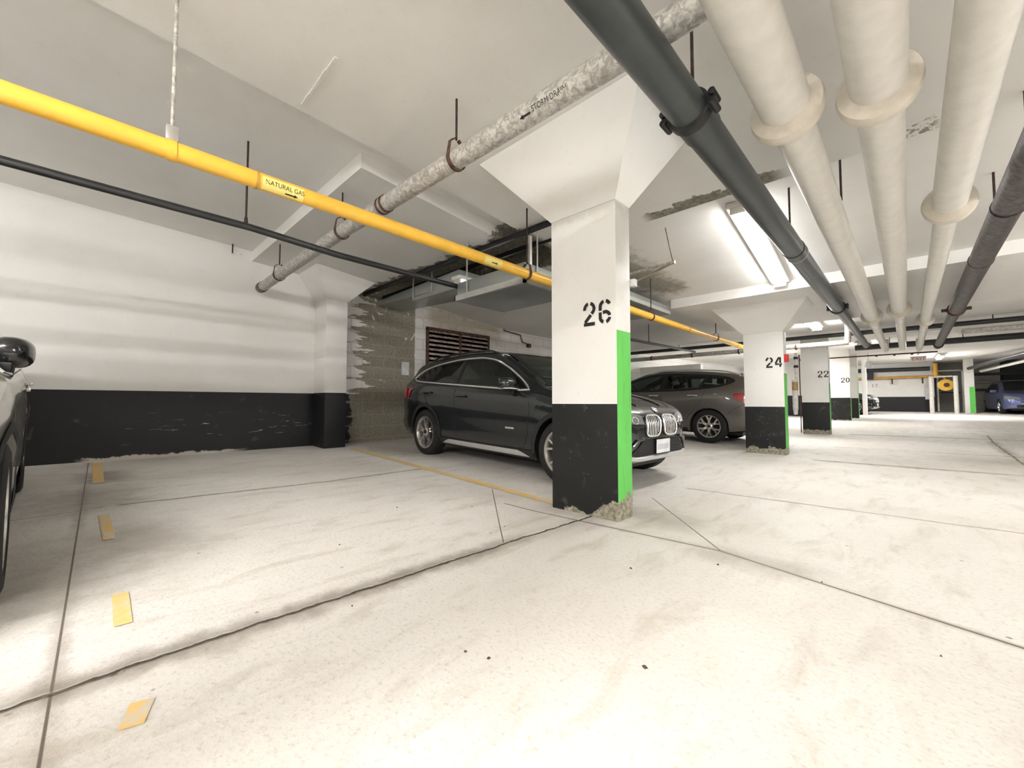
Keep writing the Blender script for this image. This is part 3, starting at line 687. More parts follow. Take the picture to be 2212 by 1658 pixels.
for ry in (7.2, 8.2): add_rod(t, -3.9, ry, 2.05, SL(ry)+.01)

# ------------------------------------------------------------------ light fixtures
def fixture(label, p0, p1, q=1.0, group=None, wd=.15):
    """twin tube strip light with a clear lens; p0, p1 at the ceiling"""
    p0 = Vector(p0); p1 = Vector(p1); L = (p1-p0).length; t = thing('fluorescent_light', label, 'light', (p0+p1)/2, group=group)
    d = (p1-p0).normalized(); t.rotation_mode = 'QUATERNION'; t.rotation_quaternion = d.to_track_quat('Y', 'Z')
    h = L/2
    rbox((-wd*.78, -h-.03, -.045), (wd*.78, h+.03, .0)).build('housing', M['fix'], t, bevel=.006)
    prof = [(-wd*.50, -.042), (-wd*.50, -.075), (-wd*.36, -.10), (wd*.36, -.10), (wd*.50, -.075), (wd*.50, -.042)]
    for s_ in (-1, 1):
        b = MB().grid([[(u, s_*h*.012, v) for u, v in prof], [(u, s_*h*.985, v) for u, v in prof]])
        b.build('glowing_cover', mk_tube(q), t, fix=False, smooth=False)
    for e in (-.995, 0, .995): MB().box((-wd*.54, e*h-.012, -.104), (wd*.54, e*h+.012, -.04)).build('cover_clip', M['fix'], t)
    return t
fixture('bright twin tube light left of the dark drain pipe', (-1.10, 4.22, SL(4.22)-.005), (-1.20, 6.5, SL(6.5)-.005), .30, wd=.13)
fixture('glowing tube light behind the flared head of the 24 column', (-1.35, 9.6, SL(9.6)-.005), (-1.35, 10.8, SL(10.8)-.005), .8)
fixture('tube light over the aisle behind the viewpoint', (-.55, -3.6, 2.74), (-.55, -1.2, 2.74), 1.35)
fixture('tube light over the far end of the aisle', (-.9, 14.9, SL(14.9)-.02), (-.9, 16.6, SL(16.6)-.02), .25)
fixture('tube light over the aisle before the gate posts', (1.0, 22.5, SL(22.5)-.005), (1.0, 25, SL(25)-.005))
fixture('tube light across the rear bay', (-3.5, 15, SL(15)-.005), (-3.5, 17.4, SL(17.4)-.005), .8)
fixture('tube light over the left end of the far wall', (-4.5, 25, SL(25)-.005), (-2.2, 25, SL(25)-.005))
fixture('added fill tube light, unseen, to the right of the view', (4.5, 3, SL(3)-.005), (4.5, 5.4, SL(5.4)-.005), 1.6)  # unseen fixture put in to brighten the middle ceiling and aisle
fixture('added fill tube light, unseen, behind right of the view', (3.0, -4, 2.9), (3.0, -1.6, 2.9), 1.9)  # invented fill from behind right, evens out the near aisle
fixture('added fill tube light, unseen, behind left of the view', (-4.6, -5.5, 2.9), (-4.6, -3.1, 2.9), .35)  # extra lamp added only to lift the dark left ceiling
fixture('added fill tube light, unseen, across the back of the aisle', (-.6, -6.6, 2.7), (1.8, -6.6, 2.7))  # made-up lamp behind the viewpoint, there for more even brightness

# ------------------------------------------------------------------ ventilation corner
t = thing('ventilation_louvre', 'rusty slatted louvre in the left wall above the dark car', 'louvre', (-6.6, 5.27, 1.5))
y0, y1, z0, z1 = -.77, .77, 0.0, .72
b = MB(); b.box((-.02, y0-.04, z1-.02), (.05, y1+.04, z1+.03)).box((-.02, y0-.04, z0-.04), (.05, y1+.04, z0)).box((-.02, y0-.04, z0), (.05, y0, z1)).box((-.02, y1, z0), (.05, y1+.04, z1)); b.build('frame', M['rust'], t)
rbox((-.012, y0, z0), (.0, y1, z1)).build('backing', M['blk'], t)
rbox((.0, -.02, z0), (.055, .02, z1)).build('mullion', M['rust'], t)
mslat = plain('faded_slat_paint', (.50, .42, .36), .6, var=.5, nscale=14)
for i in range(8):
    zc = z0+.05+i*.088; b = MB()
    b.hexa([(.002, y0, zc+.03), (.045, y0, zc-.012), (.045, y1, zc-.012), (.002, y1, zc+.03), (.002, y0, zc+.037), (.049, y0, zc-.005), (.049, y1, zc-.005), (.002, y1, zc+.037)]); b.build('slat', mslat if i % 1 == 0 else M['rust'], t)
# pilaster edge and beam over the louvre
struct(rbox((-6.6, 4.22, .1), (-6.57, 6.75, 2.95)).build('trim_1', mk_wall2('paint_pilaster', .945) if False else M['wall'], smooth=False)) if False else None
t = thing('metal_duct', 'wide grey sheet metal duct with bright flange hanging beside the near column', 'duct', (-3.32, 3.7, 2.0))
MB().box((-.50, -.68, .0), (.58, .12, .22)).build('duct_body', M['duct'], t, bevel=.006)
b = MB(); b.box((-.52, -.71, .0), (.61, -.68, .065)).box((.58, -.71, .0), (.61, .14, .065)).box((-.52, -.71, .0), (-.50, .14, .065)); b.build('flange', M['duct2'], t)
for qx, qy in ((-.3, -.70), (.595, .05), (.595, -.5)): MB().tube([(qx, qy, .03), (qx, qy, SL(3.7)+.29-2.0)], .008, 8).build('hanger_rod', M['steel'], t)
t = thing('metal_duct', 'grey duct box reaching the left wall behind the small tube light', 'duct', (-5.2, 3.9, 2.22))
MB().hexa([(-1.38, -.45, .26), (1.08, -.62, .10), (1.08, -.05, .08), (-1.38, .05, .24), (-1.38, -.45, .34), (1.08, -.62, .3), (1.08, -.05, .3), (-1.38, .05, .34)]).build('duct_body', M['duct'], t, bevel=.006)
b = MB(); b.hexa([(-.1, -.56, .10), (1.11, -.65, .05), (1.11, -.61, .05), (-.1, -.53, .10), (-.1, -.56, .15), (1.11, -.65, .105), (1.11, -.61, .105), (-.1, -.53, .15)]); b.build('flange', M['duct2'], t)
for qx, qy in ((.45, -.6), (-.1, -.55)): MB().tube([(qx, qy, .1), (qx, qy, .62)], .010, 8).build('hanger_rod', M['steel'], t)
t = thing('metal_duct', 'grey duct run seen right of the near column below the yellow pipe', 'duct', (-3.1, 5.6, 2.22))
MB().box((-.5, -.9, 0), (.35, .9, .14)).build('duct_body', M['duct'], t, bevel=.006)
MB().box((.35, -.92, .0), (.38, .9, .055)).build('flange', M['duct2'], t)
MB().tube([(.0, .2, .1), (.0, .2, SL(5.8)-2.21)], .008, 8).build('hanger_rod', M['steel'], t)
# dark steel angles across the shaft opening
for i, (yy, zz, l) in enumerate(((3.17, 2.585, 'dark steel angle along the shaft edge, upper of two'), (3.52, 2.60, 'dark steel angle inside the shaft opening, lower of two'))):
    t = thing('steel_angle', l, 'steel angle', (-4.4, yy, zz)); b = MB(); b.box((-2.15, 0, 0), (1.9, .03, .05)).box((-2.15, 0, .045), (1.9, .07, .055)); b.build('angle_bar', M['blk'], t)
struct(rbox((-6.6, 4.25, 2.0), (-2.99, 4.3, 3.3)).build('trim_2', M['raw'], smooth=False)) if False else None
fx = fixture('small tube light hung beside the sheet metal ducts', (-3.99, 3.15, 2.37), (-3.99, 4.05, 2.37), .08, wd=.10)
for q in (-.3, .3): MB().tube([(0, q, 0), (0, q, SL(3.6)+.29-2.36)], .008, 8).build('hanger_rod', M['steel'], fx)
# triangular rail frame
t = thing('rail_frame', 'thin grey rails joined at a corner, hung on a wire right of the near column', 'rail', (-1.80, 4.4, 2.33))
MB().tube([(0, 0, 0), (-.85, .55, .02)], .014, 10).build('rail', M['steel'], t); MB().tube([(0, 0, 0), (-.72, .0, -.02)], .016, 10).build('rail', M['galv'], t)
MB().tube([(0.0, 0, 0), (-.01, -.06, .14), (-.03, -.12, SL(4.3)-2.335)], .004, 6).build('wire', M['rust'], t); MB().lathe([(0, -.02), (.02, -.02), (.02, .02), (0, .02)], (0, 0, 0), 'x', 12).build('end_cap', M['steel'], t)
# damaged concrete lump and conduit on the wall to the right of the louvre
t = thing('wall_conduit', 'thin rusty conduit stepping down the wall right of the louvre', 'conduit', (-6.58, 6.55, 2.3))
MB().tube([(0, 0, .26), (0, 0, .14), (0, .55, .10), (0, .62, -.06), (.0, .9, -.1)], .014, 8).build('conduit_run', M['rust'], t); MB().box((-.01, .78, -.17), (.05, .88, -.08)).build('junction_box', M['rust'], t)
t = thing('notice', 'small white notice on the peeled blockwork', 'notice', (-6.595, 4.02, 1.42)); rbox((-.003, -.075, -.12), (.004, .075, .12)).build('paper', M['plate'], t)
t = thing('junction_box', 'small white box on the far side of the near column', 'junction box', (-1.41, 2.715, 1.66)); rbox((-.02, -.012, -.02), (.022, .03, .03)).build('box', M['plate'], t)

# ------------------------------------------------------------------ things round the further columns
t = thing('call_point', 'small red alarm box on the aisle side of the column stencilled 24', 'alarm', (-1.35, 7.47, 1.48)); rbox((0, -.055, -.055), (.045, .055, .06)).build('case', M['red'], t, bevel=.004)
t = thing('hanging_unit', 'black box unit hanging under the crossing pipe beside the 24 column', 'box unit', (-2.22, 10.9, 1.62))
MB().box((-.12, -.08, -.10), (.12, .08, .13)).build('case', M['blk'], t, bevel=.03); b = MB(); b.box((-.10, -.03, .13), (-.075, .03, .34)).box((.075, -.03, .13), (.10, .03, .34)); b.box((-.10, -.04, .20), (.10, .04, .23)); b.build('bracket', M['blk'], t)
t = thing('bracket_rail', 'thin dark rail hung beyond the column stencilled 24', 'rail', (-2.6, 12.2, 1.34)); MB().tube([(-.35, 0, 0), (.35, 0, 0)], .016, 8).build('rail', M['blk'], t); MB().tube([(-.05, 0, 0), (-.05, 0, 1.1)], .006, 6).build('hanger_rod', M['steel'], t)
t = thing('standpipe', 'pale wrapped standpipe rising beside the column stencilled 22', 'pipe', (-2.06, 12.72, .03))
MB().tube([(0, 0, .62), (0, 0, 2.05)], .028, 14).build('upper_pipe', M['cloth'], t)
MB().tube([(-.03, -.02, .60), (-.03, -.02, 1.35)], .062, 18).build('wrapping', M['cloth'], t)
MB().tube([(-.03, -.02, 1.08), (-.03, -.02, 1.30)], .067, 18).build('wrap_tape', M['tan'], t)
MB().tube([(-.03, -.02, .46), (-.03, -.02, .62)], [.045, .058], 18).build('cloth_end', M['cloth'], t)
for zz in (1.92, 1.70): MB().lathe([(.0, -.03), (.05, -.03), (.05, .03), (0, .03)], (0, 0, zz), 'z', 14).build('valve', M['blk'], t)
MB().tube([(.075, 0, 0), (.075, 0, 2.0)], .012, 8).build('side_pipe', M['rust'], t)
# exit sign, beacon, dome
t = thing('exit_sign', 'small faded red EXIT sign hanging from the far ceiling', 'exit sign', (.30, 19.9, 2.30))
rbox((-.20, .0, -.08), (.20, .04, .10)).build('sign_case', M['plate'], t, bevel=.01)
me = text_mesh('EXIT', .17); me.materials.clear(); me.materials.append(M['redtext']); o = bpy.data.objects.new('lettering', me); COL.objects.link(o); o.parent = t; o.rotation_euler = (PI/2, 0, 0); o.location = (-.165, -.004, -.05)
MB().box((-.02, .0, .14), (.02, .03, SL(19.9)-2.30+.01)).build('stem', M['plate'], t)
t = thing('sensor', 'small white cone shaped fitting near the far end of the column row', 'sensor', (-1.02, 20.2, 2.12)); MB().lathe([(0, 0), (.12, 0), (.07, .2), (0, .2)], (0, 0, 0), 'z', 16).build('cone', M['plate'], t); MB().tube([(0, 0, .2), (0, 0, SL(20.2)-2.125)], .012, 8).build('stem', M['steel'], t)
# gas manifold in front of the far wall
t = thing('gas_pipe', 'yellow gas pipe along the far wall above the black dado', 'pipe', (0, 28.55, 2.02))
MB().tube([(-6.0, 0, .02), (1.15, 0, .06)], .06, 16).build('pipe_run', M['yellow_dirty'], t); MB().tube([(1.0, -.02, .05), (1.0, -.02, .68)], .09, 16).build('riser', M['yellow'], t)
for hx in (-.55, .55): MB().box((hx-.03, -.02, -.28), (hx+.03, .02, .02)).build('bracket', M['rust'], t)
t = thing('gas_meter', 'round yellow gas regulator between the grey gate posts', 'gas meter', (1.3, 27.95, 1.62))
MB().lathe([(0, -.12), (.16, -.12), (.27, -.05), (.27, .05), (.16, .12), (0, .12)], (0, 0, 0), 'y', 28).build('body', M['yellow'], t); MB().lathe([(0, -.16), (.10, -.16), (.10, -.11), (0, -.11)], (.02, 0, 0), 'y', 16).build('dial', M['rust'], t)
MB().tube([(-.0, 0, .2), (-.05, .1, .42), (-.2, .55, .46)], .04, 10).build('connector', M['yellow_dirty'], t)
t = thing('overhead_pipe', 'dark pipe along the top of the far wall', 'pipe', (0, 28.5, 2.50)); MB().tube([(-6, 0, 0), (.82, 0, -.04)], .10, 16).build('pipe_run', M['blackpipe'], t); MB().box((-1.5, -.05, -.5), (-1.25, .1, .05)).build('bracket', M['blk'], t)
for i, (bx_, l) in enumerate(((.80, 'pale steel bollard left of the gas regulator'), (1.58, 'pale steel bollard right of the gas regulator'))):
    t = thing('bollard', l, 'bollard', (bx_, 27.3, FZ(bx_, 27.3)), group='gate posts by the regulator'); MB().lathe([(0, 1.72), (.08, 1.70), (.08, 0), (.11, 0), (.11, -.02)], (0, 0, 0), 'z', 20).build('post', M['cloth'], t)
t = thing('guard_rail', 'thin pale rail joining the two bollards', 'rail', (1.19, 27.3, 2.0)); MB().tube([(-.30, 0, -.02), (.30, 0, .0)], .03, 10).build('rail', M['cloth'], t)
t = thing('meter_box', 'white panel box beside the left bollard', 'box', (.78, 28.54, 1.5)); rbox((-.16, 0, -.55), (.12, .2, .16)).build('case', M['plate'], t)
struct(rbox((1.05, 30.2, .3), (3.2, 30.4, 3.2)).build('wall_recess', plain('grey_recess_paint', (.30, .285, .255), .7), smooth=False))
t = thing('steel_door', 'grey steel door in the recess behind the bollards', 'door', (1.55, 30.17, .33)); rbox((-.4, 0, 0), (.4, .04, 2.05)).build('leaf', M['grey'], t, bevel=.006); b = MB(); b.box((-.46, -.01, 0), (-.4, .05, 2.1)).box((.4, -.01, 0), (.46, .05, 2.1)).box((-.46, -.01, 2.05), (.46, .05, 2.11)); b.build('frame', M['steel'], t); rbox((-.35, -.05, .95), (.35, -.01, .99)).build('push_bar', M['blk'], t)
# dark side bay at far right
struct(rbox((2.2, 30.3, .3), (9, 30.5, 3.2)).build('wall_dark_bay', plain('dark_bay_paint', (.022, .023, .024), .7), smooth=False))
t = thing('ceiling_conduit', 'bundle of dark pipes slanting down over the blue car', 'pipe', (3.2, 24, 2.3))
MB().tube([(-1.25, 2.6, -.02), (.4, -5, .30)], .07, 14).build('pipe_run', M['blackpipe'], t); MB().tube([(-1.1, 2.6, .09), (.6, -5, .42)], .03, 10).build('red_pipe', M['rust'], t); MB().tube([(-.9, 2.6, -.15), (.75, -5, .15)], .06, 14).build('pipe_run', M['galv'], t)
for i in range(3):
    t = thing('steel_beam', ('lowest', 'middle', 'topmost')[i]+' of three dark beams behind the blue car', 'beam', (5.6, 30.1, 1.35+i*.38)); rbox((-3.3, -.05, 0), (3.2, .1, .12)).build('beam', M['blk'] if i != 1 else M['grey'], t)

# ------------------------------------------------------------------ cars
def smooth_table(xs_, zs_, xq):
    """piecewise cubic (monotone) interpolation"""
    xs_ = np.array(xs_, float); zs_ = np.array(zs_, float); h = np.diff(xs_); d = np.diff(zs_)/h; m = np.zeros(len(xs_))
    for i in range(1, len(xs_)-1):
        if d[i-1]*d[i] > 0: m[i] = 2*d[i-1]*d[i]/(d[i-1]+d[i])
    m[0] = d[0]; m[-1] = d[-1]
    xq = np.clip(np.atleast_1d(xq), xs_[0], xs_[-1]); i = np.clip(np.searchsorted(xs_, xq)-1, 0, len(xs_)-2)
    t = (xq-xs_[i])/h[i]
    return (2*t**3-3*t**2+1)*zs_[i]+(t**3-2*t**2+t)*h[i]*m[i]+(-2*t**3+3*t**2)*zs_[i+1]+(t**3-t**2)*h[i]*m[i+1]

class Car:
    def __init__(s, spec, name, label, mat, loc, rot):
        s.sp = spec; s.t = thing(name, label, 'car', loc, rot); s.mat = mat; s.cache = {}
    def f(s, key, x): return float(smooth_table(s.sp[key][0], s.sp[key][1], x)[0])
    def arch(s, x):
        for xa in s.sp['axles']:
            d = abs(x-xa)
            if d < s.sp['ra']: return s.sp['rz']+math.sqrt(s.sp['ra']**2-d*d)*s.sp.get('asq', 1)
        return 0
    def section(s, x):
        key = round(x, 5)
        if key in s.cache: return s.cache[key]
        w_ = s.f('P', x); zt = s.f('T', x); zs = min(s.f('B', x), zt-.02); zb = s.f('L', x); za = max(zb, s.arch(x)); h = zt-zs
        wi = max(w_-.30, .1)
        pts = [(0, zb), (wi, zb), (wi, za)]
        tab = s.sp['side']
        def wf(z):
            u = (z-zb)/max(zs-zb, .05); return float(np.interp(u, tab[0], tab[1]))
        n = 12
        for i in range(n+1):
            z = za+(zs-za)*i/n; pts.append((w_*wf(z), z))
        wb = w_*tab[1][-1]; k = min(h/.5, 1); wr = wb-(s.sp['tumble']*k+.05*(1-k))*1.0
        r = min(.09, h*.35)
        pts.append((wb-.012*k, zs+.012*min(1, h/.1)))
        m = 8
        z0_, z1_ = zs+.012*min(1, h/.1), zt-r
        for i in range(1, m+1):
            u = i/m; pts.append((wb-.012*k+(wr-wb+.012*k)*(u**1.15), z0_+(z1_-z0_)*u))
        for a_ in (25, 50, 75):
            a = math.radians(a_); pts.append((wr-(.10 if k > .5 else .16)*(1-math.cos(a)), z1_+r*.8*math.sin(a)))
        pts += [(wr*.72, zt-.2*r+.0), (wr*.5, zt-.1*r), (wr*.25, zt-.02*r), (0, zt)]
        for i in range(len(pts)-4, len(pts)): pts[i] = (pts[i][0], zt-r*.2*(pts[i][0]/max(wr, .01))**2*1.0)
        s.cache[key] = pts; return pts
    NS0, NS1 = 3, 15    # lower side, then greenhouse 16..24
    def ysurf(s, x, z):
        p = s.section(x); a = p[3:28]
        zz = np.array([q[1] for q in a]); yy = np.array([q[0] for q in a])
        return float(np.interp(z, zz, yy))
    def ztop(s, x, y):
        p = s.section(x)[15:]; yy = np.array([q[0] for q in p])[::-1]; zz = np.array([q[1] for q in p])[::-1]
        return float(np.interp(abs(y), yy, zz))
    def xfront(s, y, z, sign=1):
        X = s.sp['xf'] if sign > 0 else s.sp['xr']
        for i in range(260):
            x = X-sign*i*.005
            if s.f('T', x) > z and s.ysurf(x, z) >= abs(y): return x
        return X-sign*1.3
    def body(s, cuts=(), topcut=None):
        sp = s.sp; st = set(np.round(np.arange(sp['xr'], sp['xf'], .035), 4)); st |= {sp['xf'], sp['xr']}
        for xe, sg in ((sp['xf'], -1), (sp['xr'], 1)):
            for q in (.004, .01, .018, .03, .045, .06, .08, .11): st.add(round(xe+sg*q, 4))
        for xa in sp['axles']:
            for i in range(25):
                st.add(round(xa+sp['ra']*math.cos(PI*i/24)*.9999, 5))
            st.add(round(xa+sp['ra']+.0015, 5)); st.add(round(xa-sp['ra']-.0015, 5))
        st = sorted(st); b = MB(); rows = []
        for x in st:
            p = s.section(x); full = [(x, -q[0], q[1]) for q in p]+[(x, q[0], q[1]) for q in p[::-1]]
            rows.append(full)
        n = len(rows[0])
        V = [v for r in rows for v in r]; Fs = []
        def inpoly(x, z, poly):
            c = False; j = len(poly)-1
            for i in range(len(poly)):
                xi, zi = poly[i]; xj, zj = poly[j]
                if (zi > z) != (zj > z) and x < (xj-xi)*(z-zi)/(zj-zi)+xi: c = not c
                j = i
            return c
        for i in range(len(rows)-1):
            for j in range(n-1):
                a = rows[i][j]; c2 = rows[i+1][j+1]; cx = (a[0]+c2[0])/2; cy = (a[1]+c2[1])/2; cz = (a[2]+c2[2])/2
                jj = j if j < n//2 else n-2-j
                if 15 <= jj < 26 and any(inpoly(cx, cz, q) for q in cuts): continue
                if topcut and topcut(cx, cy) and jj >= 24: continue
                Fs.append((i*n+j, i*n+j+1, (i+1)*n+j+1, (i+1)*n+j))
        b.v = V; b.f = Fs
        b.f.append(tuple(range(n))); b.f.append(tuple((len(rows)-1)*n+j for j in range(n))[::-1])
        o = b.build('body', s.mat, s.t, angle=32); return o
    # ---- draped details
    def drape(s, name, x0, x1, lo, hi, mat, off=.004, nx=24, nz=8, sides=(-1, 1), parent=None, thick=0):
        """patch on the side between the curves lo(x) and hi(x)"""
        for sd in sides:
            P = []
            for i in range(nx+1):
                x = x0+(x1-x0)*i/nx; a, c_ = lo(x), hi(x); P.append([(x, sd*(s.ysurf(x, a+(c_-a)*j/nz)+off), a+(c_-a)*j/nz) for j in range(nz+1)])
            o = MB().grid(P).build(name, M[mat] if isinstance(mat, str) else mat, parent or s.t, fix=False)
            if thick: m = o.modifiers.new('s', 'SOLIDIFY'); m.thickness = thick; m.offset = 0
            yield o
    def strip(s, name, pts, wd, mat, off=.004, sides=(-1, 1), parent=None, closed=False, flat=True, seg=.05):
        pts = [Vector(p) for p in pts]
        if closed: pts = pts+[pts[0]]
        q = [pts[0]]
        for a, c_ in zip(pts, pts[1:]):
            n = max(1, int((c_-a).length/seg))
            for i in range(1, n+1): q.append(a.lerp(c_, i/n))
        out = []
        for sd in sides:
            if flat:
                L, Rr = ribbon2([tuple(p) for p in q], wd)
                P = [[(p.x, sd*(s.ysurf(p.x, p.y)+off), p.y) for p in side] for side in (L, Rr)]
                o = MB().grid(P).build(name, M[mat], parent or s.t, fix=False)
            else:
                o = MB().tube([(p.x, sd*(s.ysurf(p.x, p.y)+off), p.y) for p in q], wd/2, 8).build(name, M[mat], parent or s.t)
            out.append(o)
        return out
    def front_patch(s, name, y0, y1, lo, hi, mat, off=.006, ny=12, nz=8, sign=1, parent=None, mirror=False):
        out = []
        for sd in ((1, -1) if mirror else (1,)):
            P = []
            for i in range(ny+1):
                y = y0+(y1-y0)*i/ny; a, c_ = lo(y), hi(y)
                P.append([(s.xfront(y, a+(c_-a)*j/nz, sign)+sign*off, sd*(y+(off*.4 if y > .5 else 0)), a+(c_-a)*j/nz) for j in range(nz+1)])
            o = MB().grid(P).build(name, M[mat], parent or s.t, fix=False); out.append(o)
        return out
    def wheel(s, x, sd, r, wdt, yout, spokes, rimr, style):
        a = MB(); y = sd*yout
        o = thing_part('wheel', s.t, (x, y, r))
        # tyre: outer face at local y=0, body goes inwards
        i_ = -sd
        prof = [(rimr+.004, .012), (rimr+.02, .0), (r-.05, .0), (r-.018, .012), (r-.004, .035), (r, .07), (r, wdt-.07), (r-.004, wdt-.035), (r-.03, wdt-.008), (rimr+.02, wdt), (rimr, wdt-.02)]
        MB().lathe([(q[0], i_*q[1]) for q in prof], (0, 0, 0), 'y', 48).build('tyre', M['tyre'], o)
        MB().lathe([(rimr+.006, i_*.006), (rimr-.012, i_*.006), (rimr-.02, i_*.02), (rimr-.035, i_*.07), (rimr-.045, i_*(wdt-.03))], (0, 0, 0), 'y', 48).build('rim', M['alloy'], o)
        MB().lathe([(0, i_*.12), (rimr-.03, i_*.12), (rimr-.03, i_*.13)], (0, 0, 0), 'y', 32).build('brake_disc', M['alloydark'], o)
        b = MB()
        def bar(a0, r0, a1, r1, w0, w1, d0=.028, d1=.012, th=.03):
            p0 = Vector((math.cos(a0)*r0, 0, math.sin(a0)*r0)); p1 = Vector((math.cos(a1)*r1, 0, math.sin(a1)*r1)); d = (p1-p0).normalized(); n_ = Vector((-d.z, 0, d.x))
            vs = []
            for p, ww, dd in ((p0, w0, d0), (p1, w1, d1)):
                vs += [p+n_*ww/2+Vector((0, i_*dd, 0)), p-n_*ww/2+Vector((0, i_*dd, 0)), p-n_*ww*.7+Vector((0, i_*(dd+th), 0)), p+n_*ww*.7+Vector((0, i_*(dd+th), 0))]
            b.add(vs, [(0, 1, 2, 3), (7, 6, 5, 4), (0, 4, 5, 1), (1, 5, 6, 2), (2, 6, 7, 3), (3, 7, 4, 0)])
        for q in range(spokes):
            A = 2*PI*q/spokes+PI/2
            if style == 'twin':
                for e in (-1, 1):
                    bar(A+e*.16, .055, A+e*.13, rimr*.55, .030, .020); bar(A+e*.13, rimr*.53, A+e*.26, rimr-.012, .020, .024)
            else:
                bar(A, .05, A, rimr*.52, .05, .045)
                for e in (-1, 1): bar(A, rimr*.50, A+e*.24, rimr-.012, .036, .030)
        b.lathe([(0, i_*.018), (.045, i_*.018), (.065, i_*.028), (.07, i_*.06)], (0, 0, 0), 'y', 24)
        b.build('spokes', M['alloy'], o)
        MB().lathe([(0, i_*.012), (.026, i_*.012), (.03, i_*.02)], (0, 0, 0), 'y', 16).build('hub_cap', M['alloydark'], o)
        return o
def thing_part(name, parent, loc):
    o = bpy.data.objects.new(name, None); COL.objects.link(o); o.parent = parent; o.location = loc; o.empty_display_size = .1; return o
def lf(xs_, zs_): return lambda x: float(smooth_table(xs_, zs_, x)[0])
def seat(car, x, y, z, mat, sc=1.0):
    b = MB(); b.box((-.26, -.25, 0), (.26, .25, .16)); b.hexa([(-.30, -.25, .1), (-.16, -.25, .1), (-.16, .25, .1), (-.30, .25, .1), (-.46, -.22, .66), (-.34, -.22, .66), (-.34, .22, .66), (-.46, .22, .66)])
    o = b.build('seat', M[mat], car.t, bevel=.04, loc=(x, y, z)); h = MB().box((-.52, -.14, .71), (-.41, .14, .90)); h.tube([(-.44, -.06, .64), (-.46, -.06, .74)], .008, 6); h.tube([(-.44, .06, .64), (-.46, .06, .74)], .008, 6)
    h.build('headrest', M[mat], o, bevel=.03); return o
def interior(c, xf_, xr_, zfl, w_, mat='seat', sx=(.12, -.75)):
    rbox((xr_, -w_, zfl-.02), (xf_, w_, zfl)).build('cabin_floor', M['blk'], c.t)
    for y in (-.37, .37): seat(c, sx[0], y, zfl+.12, mat)
    b = MB(); b.box((sx[1]-.25, -.62, zfl+.1), (sx[1]+.26, .62, zfl+.32)); b.hexa([(sx[1]-.3, -.62, zfl+.3), (sx[1]-.16, -.62, zfl+.3), (sx[1]-.16, .62, zfl+.3), (sx[1]-.3, .62, zfl+.3), (sx[1]-.46, -.6, zfl+.78), (sx[1]-.36, -.6, zfl+.78), (sx[1]-.36, .6, zfl+.78), (sx[1]-.46, .6, zfl+.78)])
    o = b.build('rear_bench', M[mat], c.t, bevel=.03)
    for y in (-.4, .4): MB().box((sx[1]-.52, y-.13, zfl+.79), (sx[1]-.42, y+.13, zfl+.95)).build('headrest', M[mat], o, bevel=.03)
    MB().hexa([(xf_-.35, -w_, zfl+.35), (xf_, -w_, zfl+.3), (xf_, w_, zfl+.3), (xf_-.35, w_, zfl+.35), (xf_-.32, -w_, zfl+.62), (xf_+.05, -w_, zfl+.6), (xf_+.05, w_, zfl+.6), (xf_-.32, w_, zfl+.62)]).build('dashboard', M['blk'], c.t, bevel=.02)
    MB().tube([(xf_-.5+.10*math.sin(a), .37+.18*math.cos(a), zfl+.56+.165*math.sin(a)) for a in [2*PI*i/20 for i in range(20)]], .014, 8, closed=True).build('steering_wheel', M['blk'], c.t)
def windscreen(c, x0, x1, w0, w1, mat='glass', name='windscreen', inset=.012, nx=14, ny=16, off=.004):
    P = []; 
    for i in range(nx+1):
        u = i/nx; x = x0+(x1-x0)*u; w_ = w0+(w1-w0)*u; P.append([(x, y, c.ztop(x, y)+off) for y in np.linspace(-w_, w_, ny+1)])
    o = MB().grid(P).build(name, M[mat], c.t, fix=False)
    # black border
    for sd in (-1, 1):
        Q = []
        for i in range(nx+1):
            u = i/nx; x = x0+(x1-x0)*u; w_ = w0+(w1-w0)*u; Q.append([(x, sd*y, c.ztop(x, y)+off+.001) for y in (w_-.055, w_-.02, w_+.012)])
        MB().grid(Q).build('screen_border', M['blk'], o, fix=False)
    for xa, xb, wa in ((x0, x0+(x1-x0)*.09, w0), (x1-(x1-x0)*.10, x1, w1)):
        Q = [[(x, y, c.ztop(x, y)+off+.001) for y in np.linspace(-wa, wa, ny+1)] for x in np.linspace(xa, xb, 4)]
        MB().grid(Q).build('screen_border', M['blk'], o, fix=False)
    return o

# ---- first kind: compact premium crossover
XA = dict(xf=1.98, xr=-2.28, axles=(1.335, -1.335), ra=.385, rz=.345, tumble=.235,
    P=([-2.28, -2.26, -2.2, -2.08, -1.85, -1.4, 0, 1.3, 1.60, 1.76, 1.86, 1.93, 1.98], [.60, .68, .76, .83, .875, .90, .905, .905, .88, .83, .76, .66, .50]),
    T=([-2.28, -2.25, -2.18, -2.05, -1.90, -1.6, -1.2, -.6, -.2, .05, .4, .75, .95, 1.2, 1.5, 1.72, 1.86, 1.93, 1.98], [.78, .96, 1.10, 1.25, 1.41, 1.47, 1.515, 1.545, 1.54, 1.51, 1.36, 1.16, 1.045, .99, .935, .88, .83, .77, .68]),
    B=([-2.28, -2.2, -2.0, -1.5, -.5, .5, .90, 1.2, 1.6, 1.88, 1.98], [.70, .98, 1.06, 1.06, 1.01, .965, .945, .89, .82, .74, .60]),
    L=([-2.28, -2.15, -1.9, -1.5, -.9, 0, .9, 1.55, 1.8, 1.93, 1.98], [.42, .33, .28, .24, .22, .21, .21, .22, .23, .27, .31]),
    side=([0, .08, .2, .42, .6, .78, .9, 1.0], [.93, .965, .985, .985, 1.0, .985, .985, .955]))
